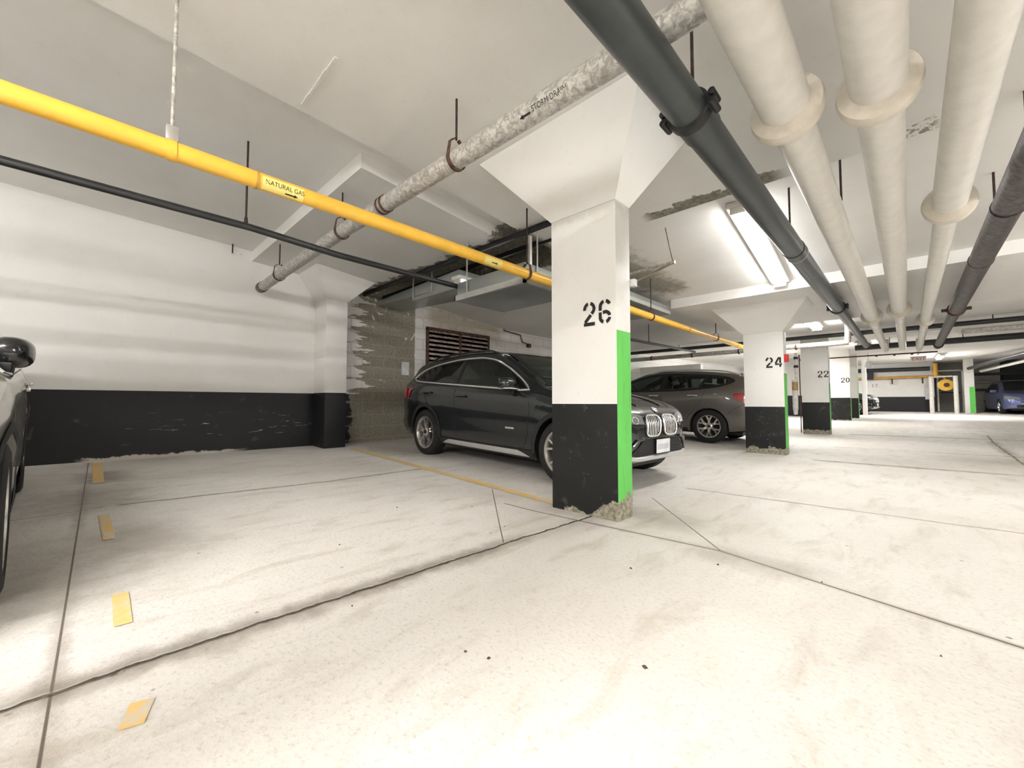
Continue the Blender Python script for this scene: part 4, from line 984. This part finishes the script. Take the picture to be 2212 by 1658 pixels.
def crossover_a(name, label, paintm, loc, rot, folded=False, detail=True):
    c = Car(XA, name, label, paintm, loc, rot)
    lo = lf([-1.80, -1.70, -1.3, -.5, .2, .70, .80], [1.165, 1.125, 1.095, 1.055, 1.02, .995, 1.00])
    hi = lf([-1.80, -1.72, -1.55, -1.2, -.75, -.35, -.05, .25, .55, .80], [1.175, 1.24, 1.315, 1.385, 1.43, 1.437, 1.405, 1.305, 1.155, 1.005])
    xs_ = np.linspace(-1.80, .80, 40); mg = .022
    poly = [(x, lo(x)+mg) for x in xs_[2:-3]]+[(x, hi(x)-mg) for x in xs_[2:-3][::-1]]
    cut = lambda x, y: .16 < x < .88 and abs(y) < .60-.0*(x) and True
    c.body([poly], lambda x, y: .12 < x < .86 and abs(y) < np.interp(x, [.12, .86], [.50, .60]))
    # glazing
    for o in c.drape('side_window', -.60, .77, lambda x: lo(x)+.008, lambda x: max(hi(x)-.008, lo(x)+.01), 'glass', .001, 24, 6): pass
    for o in c.drape('rear_side_window', -1.78, -.60, lambda x: lo(x)+.008, lambda x: hi(x)-.008, 'privacy', .001, 24, 6): pass
    out = [(x, lo(x)) for x in np.linspace(-1.80, .80, 40)]+[(x, hi(x)) for x in np.linspace(.80, -1.80, 40)][1:-1]
    c.strip('window_frame', out, .05, 'blk', .003, closed=True)
    c.strip('window_trim', out, .025, 'chrome', .010, closed=True, flat=False)
    for (xa, xb, wd) in ((-.60, -.62, .07), (-1.36, -1.42, .035)):
        c.strip('door_pillar', [(xa, lo(xa)+.0), (xb, hi(xb)-.0)], wd, 'blk', .004)
    windscreen(c, .92, .10, .63, .52)
    windscreen(c, -1.98, -2.19, .50, .60, 'privacy', 'rear_window')
    interior(c, .95, -1.7, .42, .74, 'seat', (.0, -.85))
    # door shuts
    for pts in ([(.80, .98), (.86, .80), (.84, .50), (.78, .34), (.6, .30), (-.52, .30)], [(-.60, 1.05), (-.58, .60), (-.52, .30)], [(-.52, .30), (-1.0, .31), (-1.03, .45), (-1.28, .78), (-1.42, 1.0), (-1.43, 1.09)]):
        c.strip('door_seam', pts, .007, 'blk', .0012)
    # cladding round the arches and sill
    for xa in XA['axles']:
        r0 = XA['ra']
        for sd in (-1, 1):
            P = []
            for i in range(33):
                a = math.radians(-8+196*i/32); row = []
                for rr in (r0-.004, r0+.02, r0+.048):
                    x = xa+rr*math.cos(a); z = max(.345+rr*math.sin(a), .27); row.append((x, sd*(c.ysurf(xa+(r0+.048)*math.cos(a), max(z, .3))+.008+(.006 if rr == r0+.02 else 0)), z))
                P.append(row)
            MB().grid(P).build('wheel_arch_trim', M['clad'], c.t, fix=False)
    for o in c.drape('sill_cladding', -.93, .93, lambda x: .215, lambda x: .315, 'clad', .010, 20, 4): pass
    for o in c.drape('sill_trim', -.86, .86, lambda x: .235+.0*x, lambda x: .30-max(0, abs(x)-.72)*.42, 'skid', .017, 20, 3): pass
    # door handles
    for hx, hz in ((-.42, .905), (-1.26, .945)):
        for sd in (-1, 1):
            y = sd*(c.ysurf(hx, hz)+.022); MB().box((hx-.11, y-.010, hz-.014), (hx+.10, y+.012, hz+.016)).build('door_handle', paintm, c.t, bevel=.008)
            MB().box((hx-.11, sd*(c.ysurf(hx, hz)-.004)-.004, hz-.03), (hx+.06, sd*(c.ysurf(hx, hz)-.0)+.004, hz-.004)).build('handle_cup', M['blk'], c.t)
    # model name bar on the front door bottom
    for o in c.drape('door_badge', .47, .62, lambda x: .535, lambda x: .555, 'chrome', .004, 6, 1): pass
    # mirrors
    for sd in (-1, 1):
        mx, my, mz = .60, sd*(c.ysurf(.60, .99)), 1.065
        e = 1.0
        mo = MB()
        prof = [(0, 0), (.03, .07), (.07, .105), (.12, .115), (.16, .10), (.175, .08)]
        bm = bmesh.new(); bmesh.ops.create_uvsphere(bm, u_segments=20, v_segments=12, radius=1)
        for v in bm.verts:
            q = v.co.copy(); sgn = lambda a, p: math.copysign(abs(a)**p, a)
            v.co = Vector((sgn(q.x, .75)*.085, sgn(q.y, .7)*.125, sgn(q.z, .75)*.075))
            if v.co.x < -.02: v.co.x = -.02+(v.co.x+.02)*.25
        me = bpy.data.meshes.new('door_mirror'); bm.to_mesh(me); bm.free()
        for p_ in me.polygons: p_.use_smooth = True
        me.materials.append(M['carblack'] if folded else paintm); o = bpy.data.objects.new('door_mirror', me); COL.objects.link(o); o.parent = c.t
        if folded: o.location = (mx-.12, my+sd*.005, mz+.06); o.rotation_euler = (0, 0, sd*math.radians(75)); 
        else: o.location = (mx-.02, my+sd*.135, mz); o.rotation_euler = (0, 0, -sd*math.radians(8))
        gl = MB().grid([[(-.045, y, z) for y in (-.10, .10)] for z in (-.06, .06)]).build('mirror_glass', M['chrome'], o, fix=False); gl['label'] = 'mirror glass'
        MB().hexa([(-.03, -.03, -.12), (.03, -.03, -.12), (.03, .03, -.12), (-.03, .03, -.12), (-.025, -.03, -.05), (.04, -.03, -.05), (.04, .03, -.05), (-.025, .03, -.05)]).build('mirror_foot', M['blk'], o, loc=(0, -sd*.085, 0), bevel=.006)
        if not folded: MB().box((-.035, -.10, -.062), (.084, .11, -.048)).build('mirror_strip', M['chrome'], o, bevel=.004)
        else: o.scale = (1, 1, 1.2)
    # roof rails
    for sd in (-1, 1):
        pts = []
        for i in range(21):
            x = -1.62+1.62*i/20; u = i/20; lift = .030*min(1, min(u, 1-u)*9); y = .60-.02*abs(u-.5); pts.append((x, sd*y, c.ztop(x, y)+lift))
        MB().tube(pts, .014, 8).build('roof_rail', M['clad'] if paintm is not M['silver'] else M['skid'], c.t)
    MB().hexa([(-1.62, -.03, 1.45), (-1.44, -.015, 1.47), (-1.44, .015, 1.47), (-1.62, .03, 1.45), (-1.66, -.005, 1.54), (-1.60, -.004, 1.54), (-1.60, .004, 1.54), (-1.66, .005, 1.54)]).build('roof_fin', paintm, c.t, bevel=.004)
    # spoiler
    MB().grid([[(x, y, c.ztop(x, min(abs(y), .5))+.012-(abs(y)**3)*.06) for y in np.linspace(-.58, .58, 13)] for x in (-1.7, -1.85, -2.02)]).build('spoiler', paintm, c.t, fix=False)
    # tail lamps
    for o in c.front_patch('tail_lamp', .42, .865, lambda y: .86 if y < .6 else .86, lambda y: .95+.06*min(1, (y-.4)/.3), 'tail', .018, 14, 5, -1, mirror=True): pass
    for o in c.drape('tail_lamp', -2.14, -1.93, lambda x: .86+.02*(x+2.14), lambda x: 1.03-.18*max(0, x+2.02), 'tail', .016, 10, 5): pass
    for o in c.drape('tail_lamp_bar', -2.14, -1.96, lambda x: .925, lambda x: .94, 'tailpink', .013, 6, 1): pass
    for o in c.front_patch('rear_bumper_trim', .0, .80, lambda y: .36, lambda y: .52, 'clad', .008, 12, 3, -1, mirror=True): pass
    # ---- front end
    # kidney grilles
    for sd in (-1, 1):
        yc = sd*.185
        pts2 = []
        for i in range(28):
            a = 2*PI*i/28; ca, sa = math.cos(a), math.sin(a); q = abs(ca)**.5*math.copysign(1, ca), abs(sa)**.55*math.copysign(1, sa)
            yy = yc+q[0]*.145+(-sd*q[1]*.012); zz = .645+q[1]*.110
            pts2.append((yy, zz))
        loop = [(c.xfront(y, min(z, .80))+.022, y, z) for y, z in pts2]
        g = MB().add([(p[0]-.02, p[1], p[2]) for p in loop], [tuple(range(len(loop)))]).build('kidney_grille', M['blk'], c.t, fix=False, smooth=False)
        MB().tube(loop, .010, 8, closed=True).build('grille_frame', M['chrome'], g)
        for k in range(7):
            yy = yc-.108+k*.036; hh = .104*(1-abs((yy-yc)/.15)**3.5)
            MB().tube([(c.xfront(yy, z)+.016, yy-sd*(z-.655)*.08, z) for z in np.linspace(.645-hh, min(.645+hh, .79), 6)], .0042, 6).build('grille_bar', M['chrome'], g)
    # headlamps
    for o in c.front_patch('headlamp', .36, .78, lambda y: .655+.04*(y-.36), lambda y: .745+.10*(y-.36)/.48-.05*max(0, y-.75)*4, 'lamp', .010, 16, 6, 1, mirror=True): pass
    for o in c.drape('headlamp', 1.60, 1.74, lambda x: .735-.2*(x-1.60), lambda x: .765+.07*(x-1.60), 'lamp', .005, 8, 4): pass
    for sd in (-1, 1):
        for yy in (.50, .66):
            if yy > .6: continue
            MB().tube([(c.xfront(yy+.045*math.cos(2*PI*i/24), .70+.036*math.sin(2*PI*i/24))+.012, sd*(yy+.045*math.cos(2*PI*i/24)), .70+.036*math.sin(2*PI*i/24)) for i in range(24)], .0045, 6, closed=True).build('lamp_ring', M['chrome'], c.t)
        pts = [(c.xfront(y, z)+.012, sd*y, z) for y, z in ((.36, .655), (.5, .66), (.66, .668), (.82, .675))]; MB().tube(pts, .007, 6).build('lamp_edge', M['blk'], c.t)
    # lower intake, skid plate, fog lamps, plate
    for o in c.front_patch('lower_intake', .0, .56, lambda y: .335, lambda y: .50-.12*max(0, y-.38)/.18, 'blk', .010, 14, 5, 1, mirror=True): pass
    for k in range(6):
        zz = .35+k*.026; 
        for sd in (1, -1): MB().tube([(c.xfront(y, zz)+.014, sd*y, zz) for y in np.linspace(0, .52-.02*k, 8)], .004, 6).build('intake_bar', M['clad'], c.t)
    for sd in (1, -1):
        MB().tube([(c.xfront(y, z)+.016, sd*y, z) for y, z in ((.40, .515), (.5, .50), (.57, .44), (.63, .35), (.66, .31))], .016, 8).build('bumper_crease', paintm, c.t)
        MB().lathe([(0, .0), (.045, .0), (.05, -.02)], (c.xfront(.70, .45)+.014, sd*.70, .45), 'x', 20).build('fog_lamp', M['lamp'], c.t)
    P = [[(c.xfront(y, .32)+ex, sd_*y, z) for y in np.linspace(0, .66, 10)] for ex, z in ((.014, .335), (.034, .318), (.034, .295), (-.02, .265))] if False else None
    for sd in (1, -1):
        P = [[(c.xfront(y, .33)+ex, sd*y, z+.05*max(0, y-.5)*2) for y in np.linspace(0, .64, 12)] for ex, z in ((.012, .338), (.032, .326), (.034, .298), (-.05, .268))]
        MB().grid(P).build('skid_plate', M['skid'], c.t, fix=False)
    xp = c.xfront(0, .42)+.03
    pl = rbox((xp-.008, -.155, .345), (xp, .155, .50)).build('plate_holder', M['blk'], c.t)
    rbox((xp, -.15, .352), (xp+.004, .15, .495)).build('number_plate', M['plate'], pl)
    for k in range(6): rbox((xp+.004, -.115+k*.04, .39), (xp+.0055, -.09+k*.04, .445)).build('plate_character', M['plateink'], pl)
    # round emblem on the bonnet lip
    xb_ = 1.90; zb_ = c.ztop(xb_, 0); em = MB().lathe([(.041, -.004), (.041, .006), (.034, .008), (.030, .006)], (0, 0, 0), 'x', 24).build('emblem', M['chrome'], c.t, loc=(xb_+.004, 0, zb_+.004)); em.rotation_euler = (0, -math.radians(55), 0)
    for k in range(4):
        vs = [(.005, 0, 0)]+[(.005, .030*math.cos(a), .030*math.sin(a)) for a in [PI/2*k+PI/2*i/8 for i in range(9)]]
        MB().add(vs, [tuple(range(len(vs)))]).build('emblem_quarter', M['badge_blue'] if k % 2 else M['plate'], em, smooth=False, fix=False)
    # bonnet seams
    for sd in (-1, 1):
        MB().tube([(x, sd*y, c.ztop(x, y)+.001) for x, y in ((.98, .70), (1.25, .68), (1.55, .62), (1.76, .50), (1.85, .42))], .004, 6).build('bonnet_seam', M['blk'], c.t)
        MB().tube([(x, sd*y, c.ztop(x, y)+.004) for x, y in ((1.0, .45), (1.3, .40), (1.65, .32), (1.83, .26))], .010, 8).build('bonnet_crease', paintm, c.t)
    for sd in (-1, 1): MB().tube([(.93, sd*.05, c.ztop(.93, .05)+.015), (.80, sd*.3, c.ztop(.8, .3)+.014), (.76, sd*.56, c.ztop(.76, .5)+.014)], .008, 6).build('wiper', M['blk'], c.t)
    for x in XA['axles']:
        for sd in (-1, 1): c.wheel(x, sd, .345, .225, .895, 5, .238, 'twin')
    rbox((-1.9, -.62, .16), (1.70, .62, .24)).build('underbody', M['blk'], c.t)
    return c
def place(x, y, z): return (x, y, z)
yaw = math.atan2(3.19-3.37, -2.42+5.02)
crossover_a('suv', 'dark grey crossover parked nose out behind the column stencilled 26', M['bmw'], (-3.575, 4.005, .046), (0, math.radians(1.6), math.radians(-2.35))).t.scale = (.91,)*3
crossover_a('suv', 'silver car with folded black mirror cut off by the left edge of the view', M['silver'], (-3.82, -1.085, .052), (0, math.radians(1.6), math.radians(2.9)), folded=True).t.scale = (.91,)*3
crossover_a('suv', 'dark car mostly hidden behind the far columns near number 17', M['carblack'], (-3.0, 25.4, .265), (0, 0, math.radians(-6)))

# ---- second kind: rounded crossover seen from its tail
XB = dict(xf=2.25, xr=-2.36, axles=(1.345, -1.345), ra=.375, rz=.345, tumble=.24,
    P=([-2.36, -2.33, -2.25, -2.1, -1.9, -1.4, 0, 1.3, 1.75, 2.0, 2.15, 2.25], [.55, .67, .77, .84, .88, .905, .91, .905, .87, .79, .68, .45]),
    T=([-2.36, -2.33, -2.27, -2.15, -2.0, -1.8, -1.4, -.8, -.3, .1, .5, .9, 1.2, 1.6, 1.95, 2.12, 2.25], [.72, .92, 1.07, 1.20, 1.34, 1.42, 1.48, 1.515, 1.515, 1.46, 1.32, 1.14, 1.04, .99, .90, .80, .62]),
    B=([-2.36, -2.25, -2.0, -1.5, -.5, .5, 1.1, 1.5, 1.9, 2.15, 2.25], [.62, 1.00, 1.12, 1.11, 1.035, .99, .955, .91, .82, .70, .52]),
    L=([-2.36, -2.2, -1.9, -1.5, -.9, 0, .9, 1.8, 2.1, 2.25], [.40, .32, .28, .24, .23, .23, .23, .24, .28, .36]),
    side=([0, .08, .2, .42, .62, .78, .9, 1.0], [.94, .97, .985, 1.0, 1.0, .99, .98, .955]))
def crossover_b(label, paintm, loc, rot):
    c = Car(XB, 'suv', label, paintm, loc, rot)
    lo = lf([-1.78, -1.6, -1.2, -.5, .3, .98], [1.270, 1.19, 1.12, 1.065, 1.04, 1.03])
    hi = lf([-1.78, -1.65, -1.4, -1.0, -.5, -.1, .25, .6, .98], [1.283, 1.335, 1.375, 1.405, 1.42, 1.40, 1.32, 1.18, 1.035])
    xs_ = np.linspace(-1.78, .98, 44); mg = .02
    poly = [(x, lo(x)+mg) for x in xs_[2:-3]]+[(x, hi(x)-mg) for x in xs_[2:-3][::-1]]
    c.body([poly], lambda x, y: .18 < x < 1.0 and abs(y) < np.interp(x, [.18, 1.0], [.50, .60]))
    for o in c.drape('side_window', -.35, .95, lambda x: lo(x)+.006, lambda x: max(hi(x)-.006, lo(x)+.01), 'glass', .001, 24, 6): pass
    for o in c.drape('rear_side_window', -1.76, -.35, lambda x: lo(x)+.006, lambda x: hi(x)-.006, 'glass', .001, 24, 6): pass
    out = [(x, lo(x)) for x in np.linspace(-1.78, .98, 40)]+[(x, hi(x)) for x in np.linspace(.98, -1.78, 40)][1:-1]
    c.strip('window_frame', out, .045, 'blk', .003, closed=True)
    for (xa, xb, wd) in ((-.33, -.36, .10), (-1.15, -1.25, .07), (.62, .58, .035)): c.strip('door_pillar', [(xa, lo(xa)), (xb, hi(xb))], wd, 'blk', .004)
    windscreen(c, 1.06, .14, .64, .52); windscreen(c, -2.06, -2.24, .50, .58, 'privacy', 'rear_window')
    interior(c, 1.05, -1.75, .45, .74, 'seat', (.15, -.70))
    for pts in ([(.98, 1.02), (1.0, .8), (.95, .45), (.85, .34), (-.25, .34)], [(-.35, 1.05), (-.33, .6), (-.25, .34)], [(-.25, .34), (-.80, .34), (-.95, .55), (-1.18, .85), (-1.28, 1.12)]): c.strip('door_seam', pts, .006, 'blk', .0012)
    for xa in XB['axles']:
        for sd in (-1, 1):
            P = []
            for i in range(33):
                a = math.radians(-5+190*i/32); row = []
                for rr in (.371, .385, .40):
                    z = max(.345+rr*math.sin(a), .28); row.append((xa+rr*math.cos(a), sd*(c.ysurf(xa+.40*math.cos(a), max(z, .3))+.006), z))
                P.append(row)
            MB().grid(P).build('wheel_arch_trim', paintm, c.t, fix=False)
    for o in c.drape('sill_cladding', -.92, .92, lambda x: .225, lambda x: .29, 'clad', .008, 16, 3): pass
    for hx, hz in ((-.17, .945), (-1.02, .965)):
        for sd in (-1, 1):
            y = sd*(c.ysurf(hx, hz)+.022); MB().box((hx-.11, y-.010, hz-.013), (hx+.10, y+.012, hz+.014)).build('door_handle', M['skid'], c.t, bevel=.008)
            MB().box((hx-.03, sd*(c.ysurf(hx, hz))-.004, hz-.03), (hx+.07, sd*(c.ysurf(hx, hz))+.004, hz+.0)).build('handle_cup', M['blk'], c.t)
    for sd in (-1, 1):
        pts = []
        for i in range(21):
            x = -1.85+1.85*i/20; u = i/20; lift = .035*min(1, min(u, 1-u)*8); y = .605; pts.append((x, sd*y, c.ztop(x, y)+lift))
        MB().tube(pts, .017, 8).build('roof_rail', M['skid'], c.t)
        o = MB().box((-.06, -.11, -.07), (.08, .11, .08)).build('door_mirror', paintm, c.t, bevel=.035, loc=(.80, sd*(c.ysurf(.8, 1.03)+.12), 1.10))
    MB().tube([(-1.72, 0, 1.41), (-1.95, .0, 1.66)], .006, 8).build('antenna', M['blk'], c.t); MB().lathe([(0, 0), (.03, 0), (.015, .03), (0, .035)], (-1.72, 0, 1.43), 'z', 12).build('antenna_base', M['blk'], c.t)
    MB().grid([[(x, y, c.ztop(x, min(abs(y), .5))+.014-(abs(y)**3)*.06) for y in np.linspace(-.60, .60, 13)] for x in (-1.85, -2.0, -2.14)]).build('spoiler', paintm, c.t, fix=False)
    for o in c.drape('tail_lamp', -2.27, -1.80, lambda x: .82+.50*max(0, x+2.02), lambda x: 1.035-.10*max(0, x+2.0), 'tail', .010, 12, 6): pass
    for o in c.drape('tail_lamp_bar', -2.24, -2.0, lambda x: .925, lambda x: .945, 'tailpink', .013, 6, 1): pass
    for o in c.front_patch('tail_lamp', .52, .80, lambda y: .84, lambda y: 1.02, 'tail', .010, 10, 5, -1, mirror=True): pass
    for pts in ([(-2.28, .80), (-2.0, .82), (-1.78, .70), (-1.70, .60)],): c.strip('bumper_seam', pts, .006, 'blk', .0012)
    for o in c.front_patch('rear_bumper_trim', 0, .80, lambda y: .33, lambda y: .44, 'clad', .008, 12, 3, -1, mirror=True): pass
    for x in XB['axles']:
        for sd in (-1, 1): c.wheel(x, sd, .345, .22, .895, 6, .225, 'y')
    rbox((-1.9, -.62, .18), (1.85, .62, .25)).build('underbody', M['blk'], c.t)
    return c
crossover_b('silver grey crossover parked tail out beside the column stencilled 24', M['nis'], (-4.03, 9.10, .060), (0, math.radians(-1.7), PI)).t.scale = (.94,)*3

# ---- third kind: blue hatchback at the far right
XC = dict(xf=2.1, xr=-2.2, axles=(1.30, -1.32), ra=.345, rz=.31, tumble=.21,
    P=([-2.2, -2.15, -2.0, -1.7, -1, 0, 1.2, 1.6, 1.85, 2.0, 2.1], [.5, .68, .80, .86, .875, .88, .87, .84, .77, .66, .42]),
    T=([-2.2, -2.15, -2.0, -1.7, -1.2, -.5, 0, .4, .8, 1.1, 1.5, 1.85, 2.0, 2.1], [.7, .95, 1.15, 1.35, 1.44, 1.47, 1.43, 1.30, 1.08, .96, .90, .80, .70, .58]),
    B=([-2.2, -2.0, -1.5, 0, 1.0, 1.5, 1.85, 2.0, 2.1], [.6, .93, .95, .90, .87, .82, .72, .62, .50]),
    L=([-2.2, -2, -1.5, 0, 1.6, 1.95, 2.1], [.36, .27, .2, .18, .19, .22, .28]),
    side=([0, .1, .3, .6, .8, 1.0], [.94, .975, .99, 1.0, .985, .95]))
def hatch(label, paintm, loc, rot):
    c = Car(XC, 'car', label, paintm, loc, rot)
    lo = lf([-1.6, -.5, .85], [1.0, .945, .915]); hi = lf([-1.6, -1.3, -.6, 0, .4, .85], [1.02, 1.28, 1.36, 1.32, 1.16, .93])
    c.body()
    for o in c.drape('side_window', -1.58, .83, lambda x: lo(x)+.01, lambda x: hi(x)-.01, 'blk', .003, 24, 5): pass
    windscreen(c, .98, .12, .62, .50, 'blk'); 
    for o in c.front_patch('headlamp', .40, .78, lambda y: .60+.05*(y-.4), lambda y: .70+.08*(y-.4)/.4, 'lamp', .012, 12, 5, 1, mirror=True): pass
    for o in c.front_patch('grille', 0, .33, lambda y: .50, lambda y: .60, 'blk', .012, 8, 3, 1, mirror=True): pass
    MB().tube([(c.xfront(y, .5+.1*abs(y)*2)+.018, y, .50+.1*abs(y)*2) for y in np.linspace(-.33, .33, 15)], .010, 6).build('grille_trim', M['chrome'], c.t)
    for o in c.front_patch('lower_intake', 0, .5, lambda y: .27, lambda y: .38, 'blk', .012, 8, 3, 1, mirror=True): pass
    for sd in (-1, 1): 
        MB().box((-.05, -.10, -.06), (.06, .10, .06)).build('door_mirror', paintm, c.t, bevel=.03, loc=(.72, sd*(c.ysurf(.72, .93)+.10), .98))
        MB().lathe([(0, 0), (.05, 0), (.055, -.02)], (c.xfront(.62, .36)+.014, sd*.62, .36), 'x', 16).build('fog_lamp', M['lamp'], c.t)
    for x in XC['axles']:
        for sd in (-1, 1): c.wheel(x, sd, .31, .20, .865, 5, .20, 'y')
    rbox((-1.8, -.6, .13), (1.75, .6, .2)).build('underbody', M['blk'], c.t)
hatch('blue car facing out in the dark bay at the right edge of the view', M['blue'], (3.6, 28.9, FZ(3, 28)+.0), (0, 0, -PI/2+math.radians(4)))

# ------------------------------------------------------------------ small surface marks
def ridge(x0, x1, y, f, i):
    b = MB(); n = 8
    for k in range(n):
        xa = x0+(x1-x0)*k/n; xb = x0+(x1-x0)*(k+1)/n; w_ = .008+.006*random.random(); b.box((xa, y-w_, f(y)-.006), (xb, y+w_, f(y)+.01))
    struct(b.build('trim_%d' % i, M['white'], smooth=False))
ridge(-3.25, -2.98, .93, SL, 3); ridge(-2.90, -2.35, .95, PL, 4)
b = MB()
for (x, y) in ((-.99, 1.85), (-2.4, 2.05), (-2.75, 1.62), (-.70, 2.19), (-1.05, .87), (.05, 1.9), (-2.3, 1.0), (-.97, .9), (-1.6, .75), (-1.9, 1.9), (-.3, 2.3), (-.6, 1.2), (.4, 3.1)):
    r_ = .004+.006*random.random(); z_ = FZ(x, y); q = [(x+r_*math.cos(a)*random.uniform(.5, 1.3), y+r_*math.sin(a)*random.uniform(.5, 1.3)) for a in [2*PI*i/6 for i in range(6)]]
    b.add([(u, v, z_) for u, v in q]+[(x, y, z_+.006)], [(i, (i+1) % 6, 6) for i in range(6)])
o = b.build('grit', M['rust'], smooth=False, fix=False); tag(o, 'tiny dark chips scattered over the concrete floor', 'grit'); o['kind'] = 'stuff'
